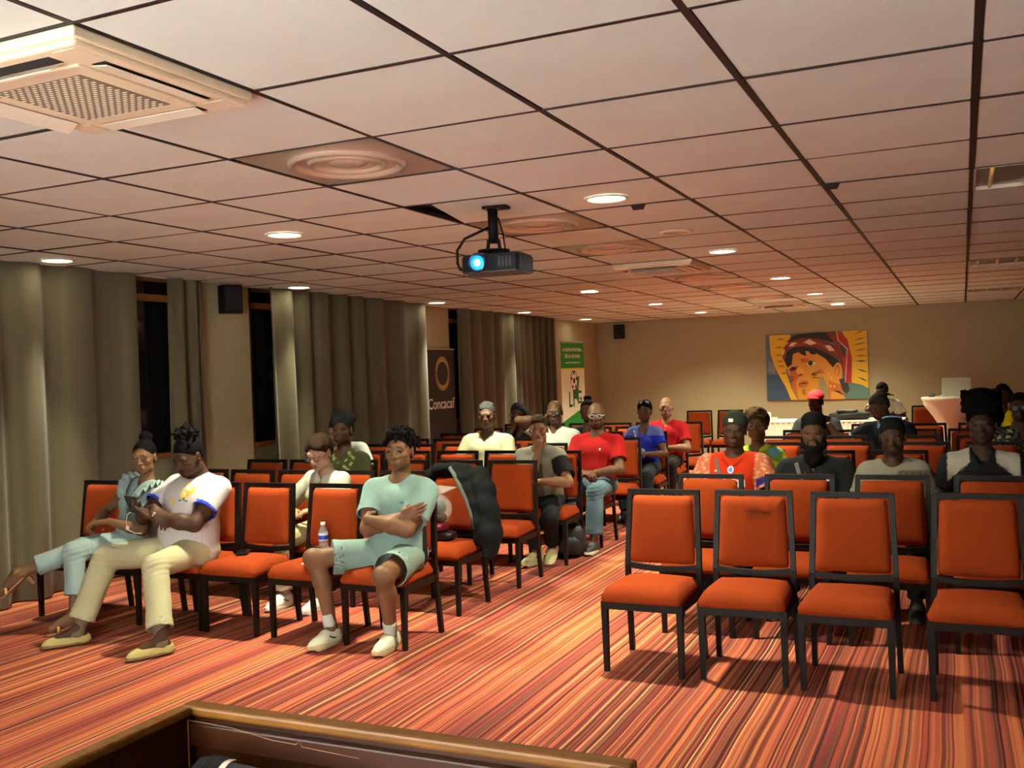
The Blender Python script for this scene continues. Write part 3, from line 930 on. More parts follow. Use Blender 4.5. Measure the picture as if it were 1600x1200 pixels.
a.cc = DK; disc(0.125, 0.165, cx, cy + .02, .0014)
a.cc = (0.9, 0.9, 0.86); disc(0.112, 0.150, cx, cy + .01, .0018)
a.cc = DK; disc(0.045, 0.055, cx, cy + .01, .0022, 5, PI / 2)
for k in range(5):
    t = PI / 2 + 2 * PI * k / 5
    disc(0.026, 0.034, cx + .090 * math.cos(t), cy + .01 + .122 * math.sin(t), .0022, 5, t + PI)
def bars(x, y, rects, c, o=.0015):
    a.cc = c
    for (x0, x1, y0, y1) in rects: a.box(x + x0, x + x1, y + y0, y + y1, 0, o)
bars(-0.17, 0.98 + .06, [(0, .04, 0, .26), (0, .12, 0, .045)], G2)
bars(-0.02, 0.98 + .06, [(0, .04, 0, .30), (0, .14, .255, .30), (0, .11, .13, .17)], G2)
bars(0.145, 0.98 + .06, [(0, .04, .05, .27), (0, .15, .225, .27), (.01, .15, .05, .09), (.11, .15, .05, .15), (.07, .15, .12, .155)], G2)
a.cc = YL; a.box(-0.02, 0.30, 1.36, 1.376, 0, .001)
stand(a).build('printed_sheet', M_PRINT, r, colors=True)
# black federation banner
w_, h_ = 0.86, 2.0
r = banner('roll_up_banner', 'black roll-up banner with gold ring emblem beside the wide curtain', (-6.565, 12.0, 0), math.radians(90), w_, h_, 0, .02)
a = MB()
BK, GO = (0.008, 0.008, 0.009), srgb(190, 158, 84)
a.cc = BK; a.box(-w_ / 2, w_ / 2, 0.09, h_, -0.002, 0.0)
cx, cy = 0.06, 1.66
a.cc = GO
for k in range(44):
    t = 2 * PI * k / 44
    c_, s_ = math.cos(t), math.sin(t)
    ri, ro = 0.155, 0.205 + 0.02 * abs(s_)
    hw = 0.007 + 0.005 * abs(s_)
    a.poly([(cx + c_ * ri - s_ * hw, cy + s_ * ri * 1.05 + c_ * hw, .0012), (cx + c_ * ro - s_ * hw, cy + s_ * ro * 1.05 + c_ * hw, .0012), (cx + c_ * ro + s_ * hw, cy + s_ * ro * 1.05 - c_ * hw, .0012), (cx + c_ * ri + s_ * hw, cy + s_ * ri * 1.05 - c_ * hw, .0012)][::-1])
txt(a, 'Concacaf', 0.205, 0.0, 1.24, (0.85, 0.85, 0.82), 0.003, 0.98, .0012)
a.cc = srgb(190, 170, 60)
for k in range(6):
    a.prism([(0.16 + k * .035, 0.78), (0.175 + k * .035, 0.78), (0.1675 + k * .035, 0.80 + .004 * k)], .001, 2)
stand(a).build('printed_sheet', M_PRINT, r, colors=True)

# ---------------------------------------------------------------- painting on the back wall
pw, phh = 1.78, 1.22
pt = thing('painting', 'large unframed painting of a child in a feathered headdress on the back wall', 'painting', (-2.42, YB - 0.035, 1.585))
MB().box(-pw / 2, pw / 2, -0.0, 0.034, -phh / 2, phh / 2).build('canvas', mat('canvas_edge', srgb(150, 120, 60), 0.8), pt)
a = MB()
LAY = [0.0]
def P2(pts, c):
    LAY[0] += 0.00025
    q = []
    for x, y in pts:
        u = (x - 62) / 1416 - 0.5
        v = 0.5 - (y - 150 + 0.030 * (x - 62)) / 905
        q.append((max(-.5, min(.5, u)) * pw, max(-.5, min(.5, v)) * phh, LAY[0]))
    # keep counter-clockwise so the face looks into the room
    ar = sum(q[i][0] * q[(i + 1) % len(q)][1] - q[(i + 1) % len(q)][0] * q[i][1] for i in range(len(q)))
    a.cc = c
    a.poly(q if ar > 0 else q[::-1])
def E2(cx, cy, rx, ry, c, rot=0, n=18):
    P2([(cx + rx * math.cos(t) * math.cos(rot) - ry * math.sin(t) * math.sin(rot), cy + rx * math.cos(t) * math.sin(rot) + ry * math.sin(t) * math.cos(rot)) for t in [2 * PI * k / n for k in range(n)]], c)
cY, cYd, cBl, cBl2, cTeal = srgb(226, 178, 26), srgb(150, 118, 24), srgb(92, 112, 124), srgb(52, 84, 110), srgb(92, 128, 112)
cF, cF2, cF3, cBk, cRd, cRd2, cCr = srgb(214, 150, 40), srgb(196, 104, 30), srgb(150, 70, 20), srgb(26, 22, 18), srgb(170, 28, 20), srgb(120, 44, 24), srgb(226, 206, 176)
P2([(40, 60), (1520, 60), (1520, 1060), (40, 1060)], cBl)
P2([(40, 700), (420, 700), (420, 1060), (40, 1060)], cBl2)
P2([(100, 520), (200, 560), (180, 690), (90, 640)], srgb(124, 134, 140))
P2([(1080, 780), (1500, 780), (1500, 1040), (1080, 1040)], cTeal)
P2([(120, 160), (420, 150), (420, 400), (340, 640), (420, 900), (500, 1050), (400, 1040), (340, 880), (260, 740), (190, 600), (130, 420)], cY)
for (x, y, l) in ((200, 215, 150), (180, 330, 150), (190, 435, 120), (205, 515, 110), (225, 585, 110), (260, 680, 100)):
    P2([(x, y), (x + l * .6, y - 14), (x + l, y + 4), (x + l * .5, y + 12)], cYd)
P2([(1140, 95), (1500, 95), (1500, 880), (1380, 830), (1230, 800), (1230, 300)], cY)
for (x, y, l, d) in ((1290, 170, 170, -70), (1290, 250, 180, -50), (1280, 310, 190, -40), (1300, 380, 180, -20), (1300, 450, 180, 0), (1300, 515, 180, 10), (1320, 620, 160, 50), (1330, 730, 150, 60)):
    P2([(x, y), (x + l * .5, y + d * .5 - 14), (x + l, y + d), (x + l * .5, y + d * .5 + 10)], cYd if y < 500 else srgb(70, 78, 40))
P2([(330, 420), (470, 320), (800, 330), (1000, 500), (1130, 620), (1110, 880), (1150, 1050), (520, 1050), (430, 900), (380, 700), (340, 560)], cF)
P2([(400, 620), (520, 560), (540, 700), (480, 800), (500, 1000), (430, 900), (390, 720)], cF2)
P2([(940, 780), (1120, 840), (1150, 1050), (920, 1050)], cF2)
P2([(960, 920), (1080, 930), (1150, 990), (1150, 1040), (960, 1040)], cF)
P2([(990, 905), (1080, 915), (1150, 980), (1060, 940)], cBk)
P2([(1080, 760), (1180, 740), (1220, 900), (1180, 960), (1120, 900)], srgb(48, 52, 44))
P2([(320, 500), (360, 380), (480, 300), (760, 330), (1000, 440), (1110, 540), (1000, 600), (900, 480), (760, 400), (600, 370), (450, 420), (420, 560), (370, 600)], cBk)
for q in ([(360, 420), (450, 400), (430, 560), (370, 600), (345, 560)], [(480, 340), (620, 330), (640, 450), (560, 420)], [(640, 330), (770, 350), (770, 430), (700, 420)]):
    P2(q, cBk)
P2([(360, 260), (470, 160), (760, 120), (980, 130), (1060, 280), (800, 215), (560, 205), (430, 250)], cBk)
P2([(300, 470), (320, 330), (420, 240), (600, 200), (820, 215), (1020, 290), (1110, 420), (1110, 520), (1000, 430), (800, 345), (620, 320), (450, 330), (350, 390), (315, 500)], cRd2)
P2([(330, 400), (440, 300), (620, 245), (820, 260), (1010, 340), (1090, 450), (1000, 400), (810, 310), (620, 290), (450, 330)], srgb(150, 66, 40))
P2([(390, 310), (440, 262), (515, 262), (450, 318)], cCr); P2([(610, 258), (690, 218), (790, 275), (700, 300)], cCr)
P2([(900, 305), (970, 305), (1040, 378), (960, 380)], cCr); P2([(300, 390), (340, 335), (330, 400), (305, 440)], cCr)
P2([(920, 120), (1100, 105), (1210, 230), (1265, 480), (1250, 800), (1170, 810), (1130, 540), (1080, 380), (1030, 270)], cRd)
P2([(930, 120), (980, 115), (1080, 260), (1130, 520), (1170, 810), (1130, 640), (1080, 420), (1020, 260)], cRd2)
P2([(960, 120), (1040, 112), (1070, 190)], srgb(60, 74, 66)); P2([(1090, 250), (1205, 360), (1145, 480)], srgb(60, 74, 66))
for q in ([(1060, 110), (1074, 110), (1095, 240), (1215, 355), (1170, 800), (1160, 800), (1198, 362), (1082, 246)], ):
    P2(q, srgb(206, 180, 140))
E2(1065, 650, 62, 115, cF, 0.1); E2(1060, 640, 38, 80, cF2, 0.1); E2(1055, 660, 20, 50, cF, 0.1)
E2(610, 500, 60, 30, srgb(206, 96, 30)); E2(545, 650, 55, 60, srgb(222, 168, 60))
P2([(640, 545), (690, 512), (780, 535), (720, 575), (660, 580)], srgb(240, 226, 190)); E2(692, 548, 34, 28, cBk); P2([(635, 545), (690, 505), (785, 533), (690, 520)], cBk)
P2([(390, 630), (440, 590), (505, 600), (470, 640), (400, 650)], srgb(70, 40, 24)); E2(440, 615, 28, 20, cBk)
P2([(505, 715), (545, 680), (600, 700), (560, 720)], cF3)
P2([(505, 830), (560, 780), (610, 775), (665, 800), (640, 850), (570, 880), (520, 865)], cF2); P2([(510, 832), (580, 805), (665, 802), (590, 825)], srgb(84, 34, 18))
P2([(800, 720), (870, 730), (930, 880), (930, 1040), (850, 1040), (800, 860)], srgb(150, 134, 92))
for q in (((705, 690), (850, 630)), ((715, 695), (870, 660)), ((705, 700), (780, 708)), ((715, 733), (790, 742)), ((385, 725), (460, 730)), ((390, 745), (455, 760)), ((400, 770), (440, 775)), ((395, 800), (450, 770)), ((575, 900), (580, 970)), ((605, 895), (600, 970))):
    (x0, y0), (x1, y1) = q
    dx, dy = x1 - x0, y1 - y0; l = math.hypot(dx, dy); nx, ny = -dy / l * 4.5, dx / l * 4.5
    P2([(x0 - nx, y0 - ny), (x1 - nx, y1 - ny), (x1 + nx, y1 + ny), (x0 + nx, y0 + ny)], srgb(60, 26, 14))
for (x, y) in ((940, 690), (975, 740), (960, 850), (1015, 855)): E2(x, y, 12, 16, srgb(226, 190, 130))
a.v = [(x, -0.0005 - o, z) for x, z, o in a.v]
a.build('painted_surface', mat('painted_canvas', (1, 1, 1), 0.6, attr=True, bump=0.1, bscale=120), pt, colors=True)

# ---------------------------------------------------------------- tables at the back
M_CLOTH = mat('white_table_cloth', srgb(234, 228, 208), 0.85, bump=0.08, bscale=40)
tb = thing('buffet_table', 'long table with a white pleated skirt in front of the back wall', 'table', (-1.85, 15.75, 0))
MB().rbox(-1.05, 1.05, -0.38, 0.38, 0.735, 0.76, 0.006, 2).build('table_top', M_CLOTH, tb)
sk = MB()
loop = []
def edge_pts(x0, y0, x1, y1):
    l = math.hypot(x1 - x0, y1 - y0); n = int(l / 0.02)
    nx, ny = (y1 - y0) / l, -(x1 - x0) / l
    for k in range(n):
        t = k / n
        o_ = 0.014 * math.sin(k * 2 * PI / 4.0)
        loop.append((x0 + (x1 - x0) * t + nx * o_, y0 + (y1 - y0) * t + ny * o_))
edge_pts(-1.04, -0.37, 1.04, -0.37); edge_pts(1.04, -0.37, 1.04, 0.37); edge_pts(1.04, 0.37, -1.04, 0.37); edge_pts(-1.04, 0.37, -1.04, -0.37)
n = len(loop)
sk.add([(x, y, 0.74) for x, y in loop] + [(x * 1.01, y * 1.02, 0.02) for x, y in loop], [(k + n, (k + 1) % n + n, (k + 1) % n, k) for k in range(n)])
sk.build('pleated_skirt', M_CLOTH, tb)
for sx in (-0.95, 0.95):
    for sy in (-0.3, 0.3):
        MB().tube([(sx, sy, 0.0), (sx, sy, 0.735)], 0.018, 8).build('leg', M_FRAME, tb)
bx = thing('white_box', 'small white carton at the left end of the skirted table', 'box', (-2.80, 15.65, 0.76), 0.3)
MB().rbox(-0.06, 0.06, -0.05, 0.05, 0, 0.13, 0.006, 2).build('carton', M_WHITE, bx)
MB().rbox(0.07, 0.16, -0.03, 0.03, 0, 0.05, 0.01, 2).build('pouch', M_WHITE, bx)

ct = thing('high_table', 'white stretch-covered high table with flared top at the back', 'table', (-0.17, 14.85, 0))
prof = [(0.36, 1.10), (0.372, 1.085), (0.365, 1.06)]
for k in range(9):
    t = k / 8
    prof.append((0.355 - 0.255 * math.sin(t * PI / 2), 1.05 - 0.55 * t))
for k in range(1, 9):
    t = k / 8
    prof.append((0.10 + 0.20 * (1 - math.cos(t * PI / 2)), 0.50 - 0.49 * t))
ctm = MB()
seg = 40
vs = []
for (rad, z) in prof:
    for k in range(seg):
        t = 2 * PI * k / seg
        pull = 1 + 0.10 * (max(0, math.cos(2 * t)) ** 2) * (0.4 if z > 1.0 else 1) if z < 1.05 else 1
        vs.append((rad * pull * math.cos(t), rad * pull * math.sin(t), z))
ctm.add(vs, [(i * seg + k, (i + 1) * seg + k, (i + 1) * seg + (k + 1) % seg, i * seg + (k + 1) % seg) for i in range(len(prof) - 1) for k in range(seg)])
ctm.add([(0.36 * math.cos(2 * PI * k / seg), 0.36 * math.sin(2 * PI * k / seg), 1.10) for k in range(seg)], [tuple(range(seg))])
ctm.build('stretch_cover', M_CLOTH, ct, smooth=False)
MB().lathe([(0, 1.098), (0.35, 1.098), (0.35, 1.08), (0.0, 1.08)], 32).build('table_board', M_FRAME, ct)
lp = thing('laptop', 'silver laptop seen from behind on the white high table', 'laptop', (-0.09, 14.80, 1.10), 0.12)
M_SIL = mat('laptop_silver', srgb(206, 216, 196), 0.45)
MB().rbox(-0.18, 0.18, 0.0, 0.25, 0.0, 0.016, 0.004, 2).build('keyboard_base', M_SIL, lp)
MB().rbox(-0.18, 0.18, -0.004, 0.004, 0.0, 0.25, 0.003, 2, M=Matrix.Translation((0, 0.004, 0.012)) @ Matrix.Rotation(math.radians(12), 4, 'X') @ Matrix.Shear('XZ', 4, (0, 0)) if False else Matrix.Translation((0, 0.004, 0.012)) @ Matrix.Rotation(math.radians(12), 4, 'X')).build('screen_lid', M_SIL, lp)
tag(MB().rbox(-0.045, 0.045, -0.03, 0.03, 0, 0.045, 0.018, 3).build('computer_mouse', mat('mouse_grey', srgb(90, 94, 100), 0.4), loc=(-0.40, 14.80, 1.10)), 'small grey computer mouse at the left edge of the high table', 'mouse')

# black backpack lying on the skirted table
bgp = thing('backpack', 'black backpack lying flat on the white skirted table', 'bag', (-1.55, 15.62, 0.76), 0.1)
def lump(name, sx, sy, sz, m, parent, loc=(0, 0, 0), seed=0, n=14, sq=0.75):
    """soft rounded lump resting on z=0"""
    vs = []
    rng = random.Random(seed)
    ph_ = [rng.uniform(0, 6) for _ in range(6)]
    for a_ in range(n + 1):
        th = PI * a_ / n
        for b_ in range(2 * n):
            p_ = 2 * PI * b_ / (2 * n)
            f = lambda v: math.copysign(abs(v) ** sq, v)
            x, y, z = f(math.sin(th)) * f(math.cos(p_)), f(math.sin(th)) * f(math.sin(p_)), f(math.cos(th))
            k = 1 + 0.06 * math.sin(3 * p_ + ph_[0]) * math.sin(th * 2 + ph_[1]) + 0.04 * math.sin(5 * p_ + ph_[2] + th * 3)
            vs.append((x * sx * k, y * sy * k, sz + z * sz * k))
    fs = []
    W = 2 * n
    for a_ in range(n):
        for b_ in range(W):
            fs.append((a_ * W + b_, (a_ + 1) * W + b_, (a_ + 1) * W + (b_ + 1) % W, a_ * W + (b_ + 1) % W))
    return MB().add(vs, fs).build(name, m, parent, smooth=True, loc=loc)
M_BAG = mat('black_nylon', (0.012, 0.012, 0.013), 0.6, bump=0.2, bscale=60)
lump('bag_body', 0.30, 0.17, 0.065, M_BAG, bgp, seed=2)
lump('front_pocket', 0.16, 0.12, 0.03, M_BAG, bgp, (-0.05, -0.05, 0.10), seed=4)
MB().tube([(-0.28, 0, 0.05), (-0.36, 0.02, 0.06), (-0.42, -0.03, 0.03), (-0.36, -0.08, 0.02)], 0.014, 6).build('shoulder_strap', M_BAG, bgp, smooth=True)
# dark backpack on the floor under the young man's chair
bg2 = thing('floor_backpack', 'black backpack on the floor under the chair of the young man resting his chin', 'bag', (-3.16, 8.0, 0.0), 0.4)
lump('bag_body', 0.15, 0.11, 0.15, M_BAG, bg2, seed=9)
lump('front_pocket', 0.10, 0.05, 0.08, M_BAG, bg2, (0, -0.09, 0.03), seed=10)

# ---------------------------------------------------------------- jacket over a chair, plastic bag with goods
pb = thing('plastic_bag', 'clear plastic bag of red and green goods on the jacket-draped chair', 'bag', (-3.37, 6.24 - CHDY - 0.03, 0.478))
M_CLR = mat('clear_film', (0.75, 0.8, 0.78), 0.1, trans=0.3, alpha=0.3, bump=0.6, bscale=25)
lump('bag_film', 0.115, 0.08, 0.105, M_CLR, pb, (0.02, 0.0, 0.10), seed=21, sq=0.95)
MB().add([(0.0, 0.0, 0.27), (0.12, 0.03, 0.28), (0.19, 0.0, 0.36), (0.04, 0.01, 0.37), (0.10, -0.045, 0.32), (-0.03, -0.02, 0.31)], [(0, 1, 4), (1, 2, 4), (2, 3, 4), (3, 5, 4), (5, 0, 4)]).build('bag_neck', M_CLR, pb)
lump('red_item', 0.038, 0.035, 0.045, mat('red_pack', srgb(150, 26, 20), 0.5), pb, (-0.055, -0.02, 0.19), seed=22)
lump('green_item', 0.058, 0.045, 0.048, mat('green_pack', srgb(14, 62, 48), 0.35), pb, (0.045, -0.02, 0.175), seed=23)
lump('dark_item', 0.075, 0.05, 0.035, mat('dark_pack', srgb(24, 30, 30), 0.4), pb, (0.02, -0.01, 0.115), seed=26)
lump('crimson_pack', 0.11, 0.08, 0.030, mat('crimson_pack', srgb(104, 14, 28), 0.5), pb, (0.0, -0.02, 0.055), seed=24, sq=0.5)
lump('black_pack', 0.14, 0.09, 0.028, mat('violet_dark_pack', srgb(22, 14, 26), 0.5), pb, (0.02, 0.0, 0.0), seed=25, sq=0.5)

# ================================================================ people: smooth implicit bodies turned into meshes
V3 = lambda *a: np.array(a, dtype=np.float64)
def nrm(v):
    v = np.asarray(v, float)
    return v / (np.linalg.norm(v) + 1e-12)
def rotm(rx=0, ry=0, rz=0):
    cx, sx, cy, sy, cz, sz = math.cos(rx), math.sin(rx), math.cos(ry), math.sin(ry), math.cos(rz), math.sin(rz)
    X = np.array([[1, 0, 0], [0, cx, -sx], [0, sx, cx]])
    Y = np.array([[cy, 0, sy], [0, 1, 0], [-sy, 0, cy]])
    Z = np.array([[cz, -sz, 0], [sz, cz, 0], [0, 0, 1]])
    return Z @ Y @ X

class SDF:
    def __init__(s): s.P = []
    def cap(s, a, b, ra, rb=None, k=0.02, op=0, cuts=None):
        s.P.append(('c', np.asarray(a, float), np.asarray(b, float), ra, ra if rb is None else rb, k, op, cuts)); return s
    def ell(s, c, r, M=None, k=0.02, op=0, cuts=None):
        s.P.append(('e', np.asarray(c, float), np.asarray(r, float), np.eye(3) if M is None else np.asarray(M), 0, k, op, cuts)); return s
    def chain(s, pts, rs, k=0.02, **kw):
        for i in range(len(pts) - 1): s.cap(pts[i], pts[i + 1], rs[i], rs[i + 1], k, **kw)
        return s
    def mesh(s, h):
        lo, hi = V3(9, 9, 9), V3(-9, -9, -9)
        for p in s.P:
            if p[6]: continue
            if p[0] == 'c':
                r = max(p[3], p[4]); l, u = np.minimum(p[1], p[2]) - r, np.maximum(p[1], p[2]) + r
            else:
                e = np.sqrt(((p[3] * p[2][None, :]) ** 2).sum(1)); l, u = p[1] - e, p[1] + e
            lo, hi = np.minimum(lo, l), np.maximum(hi, u)
        lo -= 3 * h + 0.01; hi += 3 * h + 0.01
        n = np.ceil((hi - lo) / h).astype(int) + 1
        F = np.full(n, 0.5, dtype=np.float32)
        ax = [(lo[i] + h * np.arange(n[i])).astype(np.float32) for i in range(3)]
        for p in s.P:
            kind, A, B, ra, rb, k, op, cuts = p
            if kind == 'c':
                r = max(ra, rb); l, u = np.minimum(A, B) - r, np.maximum(A, B) + r
            else:
                e = np.sqrt(((ra * B[None, :]) ** 2).sum(1)); l, u = A - e, A + e
            m = k + 2.5 * h
            i0 = np.maximum(0, np.floor((l - m - lo) / h).astype(int)); i1 = np.minimum(n, np.ceil((u + m - lo) / h).astype(int) + 1)
            if (i1 <= i0).any(): continue
            x, y, z = ax[0][i0[0]:i1[0], None, None], ax[1][None, i0[1]:i1[1], None], ax[2][None, None, i0[2]:i1[2]]
            if kind == 'c':
                ab = (B - A).astype(np.float32); L2 = float(ab @ ab) + 1e-12
                px, py, pz = x - np.float32(A[0]), y - np.float32(A[1]), z - np.float32(A[2])
                t = np.clip((px * ab[0] + py * ab[1] + pz * ab[2]) / np.float32(L2), 0, 1)
                d = np.sqrt((px - t * ab[0]) ** 2 + (py - t * ab[1]) ** 2 + (pz - t * ab[2]) ** 2) - (np.float32(ra) + t * np.float32(rb - ra))
            else:
                px, py, pz = x - np.float32(A[0]), y - np.float32(A[1]), z - np.float32(A[2])
                M = ra.astype(np.float32); q0, q1 = 0.0, 0.0
                for a_ in range(3):
                    c_ = px * M[0, a_] + py * M[1, a_] + pz * M[2, a_]
                    q0 = q0 + (c_ / np.float32(B[a_])) ** 2; q1 = q1 + (c_ / np.float32(B[a_] ** 2)) ** 2
                q0 = np.sqrt(q0); d = q0 * (q0 - 1) / (np.sqrt(q1) + 1e-9)
            if cuts:
                for (q, nv) in cuts:
                    d = np.maximum(d, (x - np.float32(q[0])) * np.float32(nv[0]) + (y - np.float32(q[1])) * np.float32(nv[1]) + (z - np.float32(q[2])) * np.float32(nv[2]))
            blk = F[i0[0]:i1[0], i0[1]:i1[1], i0[2]:i1[2]]
            kk = np.float32(max(k, 1e-4))
            if op == 0:
                hh = np.maximum(kk - np.abs(blk - d), 0) / kk
                F[i0[0]:i1[0], i0[1]:i1[1], i0[2]:i1[2]] = np.minimum(blk, d) - hh * hh * kk * 0.25
            else:
                d = -d
                hh = np.maximum(kk - np.abs(blk - d), 0) / kk
                F[i0[0]:i1[0], i0[1]:i1[1], i0[2]:i1[2]] = np.maximum(blk, d) + hh * hh * kk * 0.25
        # surface nets
        neg = F < 0
        c = neg[:-1, :-1, :-1].astype(np.uint8)
        for dx in (0, 1):
            for dy in (0, 1):
                for dz in (0, 1):
                    if dx + dy + dz: c = c + neg[dx:n[0] - 1 + dx, dy:n[1] - 1 + dy, dz:n[2] - 1 + dz]
        act = np.argwhere((c > 0) & (c < 8))
        idx = np.full(c.shape, -1, dtype=np.int32)
        idx[act[:, 0], act[:, 1], act[:, 2]] = np.arange(len(act))
        cor = [(a, b, d) for a in (0, 1) for b in (0, 1) for d in (0, 1)]
        vals = np.stack([F[act[:, 0] + a, act[:, 1] + b, act[:, 2] + d] for a, b, d in cor], 1)
        acc = np.zeros((len(act), 3)); cnt = np.zeros(len(act))
        for i in range(8):
            for j in range(i + 1, 8):
                df = [cor[j][q] - cor[i][q] for q in range(3)]
                if sum(map(abs, df)) != 1: continue
                va, vb = vals[:, i], vals[:, j]
                m = (va < 0) != (vb < 0)
                t = np.where(m, va / np.where(m, va - vb, 1), 0)
                acc += np.where(m[:, None], np.array(cor[i])[None] + t[:, None] * np.array(df)[None], 0); cnt += m
        verts = lo + h * (act + acc / np.maximum(cnt, 1)[:, None])
        quads = []
        for a in range(3):
            b, d = (a + 1) % 3, (a + 2) % 3
            sl0 = [slice(None)] * 3; sl1 = [slice(None)] * 3
            sl0[a] = slice(0, -1); sl1[a] = slice(1, None)
            s0, s1 = neg[tuple(sl0)], neg[tuple(sl1)]
            e = np.argwhere(s0 != s1)
            e = e[(e[:, b] > 0) & (e[:, d] > 0) & (e[:, b] < n[b] - 1) & (e[:, d] < n[d] - 1)]
            fl = s0[e[:, 0], e[:, 1], e[:, 2]]
            def cell(ob, od):
                q = e.copy(); q[:, b] -= ob; q[:, d] -= od
                return idx[q[:, 0], q[:, 1], q[:, 2]]
            q = np.stack([cell(1, 1), cell(0, 1), cell(0, 0), cell(1, 0)], 1)
            q[~fl] = q[~fl][:, ::-1]
            quads.append(q)
        return verts, np.concatenate(quads)

def vnormals(v, f):
    a, b = v[f[:, 2]] - v[f[:, 0]], v[f[:, 3]] - v[f[:, 1]]
    fn = np.cross(a, b)
    N = np.zeros_like(v)
    for k in range(4): np.add.at(N, f[:, k], fn)
    return N / (np.linalg.norm(N, axis=1)[:, None] + 1e-12)

def relax(v, f, it=1, w=0.5):
    for _ in range(it):
        s_ = np.zeros_like(v); c_ = np.zeros(len(v))
        for k in range(4):
            np.add.at(s_, f[:, k], v[f[:, (k + 1) % 4]]); np.add.at(s_, f[:, k], v[f[:, (k + 3) % 4]]); np.add.at(c_, f[:, k], 2)
        v = v + w * (s_ / np.maximum(c_, 1)[:, None] - v)
    return v

def sdf_obj(name, sdf, h, m, parent, col=None, disp=None, smooth_it=1, dec=1):
    v, f = sdf.mesh(h)
    if smooth_it: v = relax(v, f, smooth_it, 0.32)
    if disp is not None:
        v = v + vnormals(v, f) * disp(v)[:, None]
    me = bpy.data.meshes.new(name)
    me.vertices.add(len(v)); me.vertices.foreach_set('co', v.astype(np.float32).ravel())
    me.loops.add(f.size); me.loops.foreach_set('vertex_index', f.astype(np.int32).ravel())
    me.polygons.add(len(f)); me.polygons.foreach_set('loop_start', np.arange(0, f.size, 4, dtype=np.int32))
    me.polygons.foreach_set('use_smooth', np.ones(len(f), dtype=bool))
    me.update(calc_edges=True)
    me.materials.append(m)
    if col is not None:
        c = np.ones((len(v), 4), np.float32); c[:, :3] = col(v) * (0.80 if m is M_KNIT else 1.0)
        at = me.color_attributes.new('Col', 'FLOAT_COLOR', 'POINT')
        at.data.foreach_set('color', c.ravel())
    o = bpy.data.objects.new(name, me)
    COL.objects.link(o)
    if dec < 1:          # thin out the flat areas, keep the features
        md = o.modifiers.new('thin', 'DECIMATE'); md.ratio = dec
        dg = bpy.context.evaluated_depsgraph_get()
        new = bpy.data.meshes.new_from_object(o.evaluated_get(dg))
        o.modifiers.clear(); o.data = new; new.name = name
        bpy.data.meshes.remove(me)
        new.polygons.foreach_set('use_smooth', np.ones(len(new.polygons), dtype=bool))
    if parent is not None: o.parent = parent
    return o

def waves(seed, amp, freqs=(16, 27, 43), n=4, an=(1, 1, 1)):
    rng = np.random.RandomState(seed)
    D = [(nrm(rng.normal(size=3) * np.array(an)) * f * rng.uniform(.7, 1.3), rng.uniform(0, 6.28), 1.0 / (1 + i)) for i, f in enumerate(freqs) for _ in range(n)]
    def fn(v):
        s_ = np.zeros(len(v))
        for k, p, w in D: s_ += w * np.sin(v @ k + p + 1.5 * np.sin(v @ (k[::-1] * .37)))
        return amp * s_ / 2.5
    return fn

M_SKIN = mat('skin', (1, 1, 1), 0.52, attr=True, spec=0.2, bump=0.05, bscale=90)
M_HAIR = mat('hair', (1, 1, 1), 0.8, attr=True, spec=0.04, bump=0.7, bscale=90)
M_KNIT = mat('cotton_cloth', (1, 1, 1), 0.9, attr=True, bump=0.75, bscale=13, spec=0.2, stretch=(1, 1, .55))
M_EYEW = mat('eye_white', srgb(150, 138, 122), 0.3)
M_IRIS = mat('eye_iris', (0.010, 0.006, 0.004), 0.12)
M_STEEL = mat('polished_steel', srgb(200, 190, 150), 0.2, metal=1.0)
M_LENS = mat('spectacle_lens', (0.5, 0.55, 0.6), 0.12, alpha=0.12, spec=0.5)
M_SPECB = mat('spectacle_frame', (0.010, 0.009, 0.009), 0.25)

def ik(a, c, l1, l2, pole):
    """middle joint of a two-bone chain from a to c, bent toward pole; returns joint, end"""
    a, c = np.asarray(a, float), np.asarray(c, float)
    d = c - a; L = np.linalg.norm(d)
    mx = (l1 + l2) * 0.995
    if L > mx: c = a + d / L * mx; d = c - a; L = mx
    u = d / L
    x = (l1 * l1 - l2 * l2 + L * L) / (2 * L)
    hgt = math.sqrt(max(0, l1 * l1 - x * x))
    p = np.asarray(pole, float); p = p - u * (p @ u)
    return a + u * x + nrm(p) * hgt, c

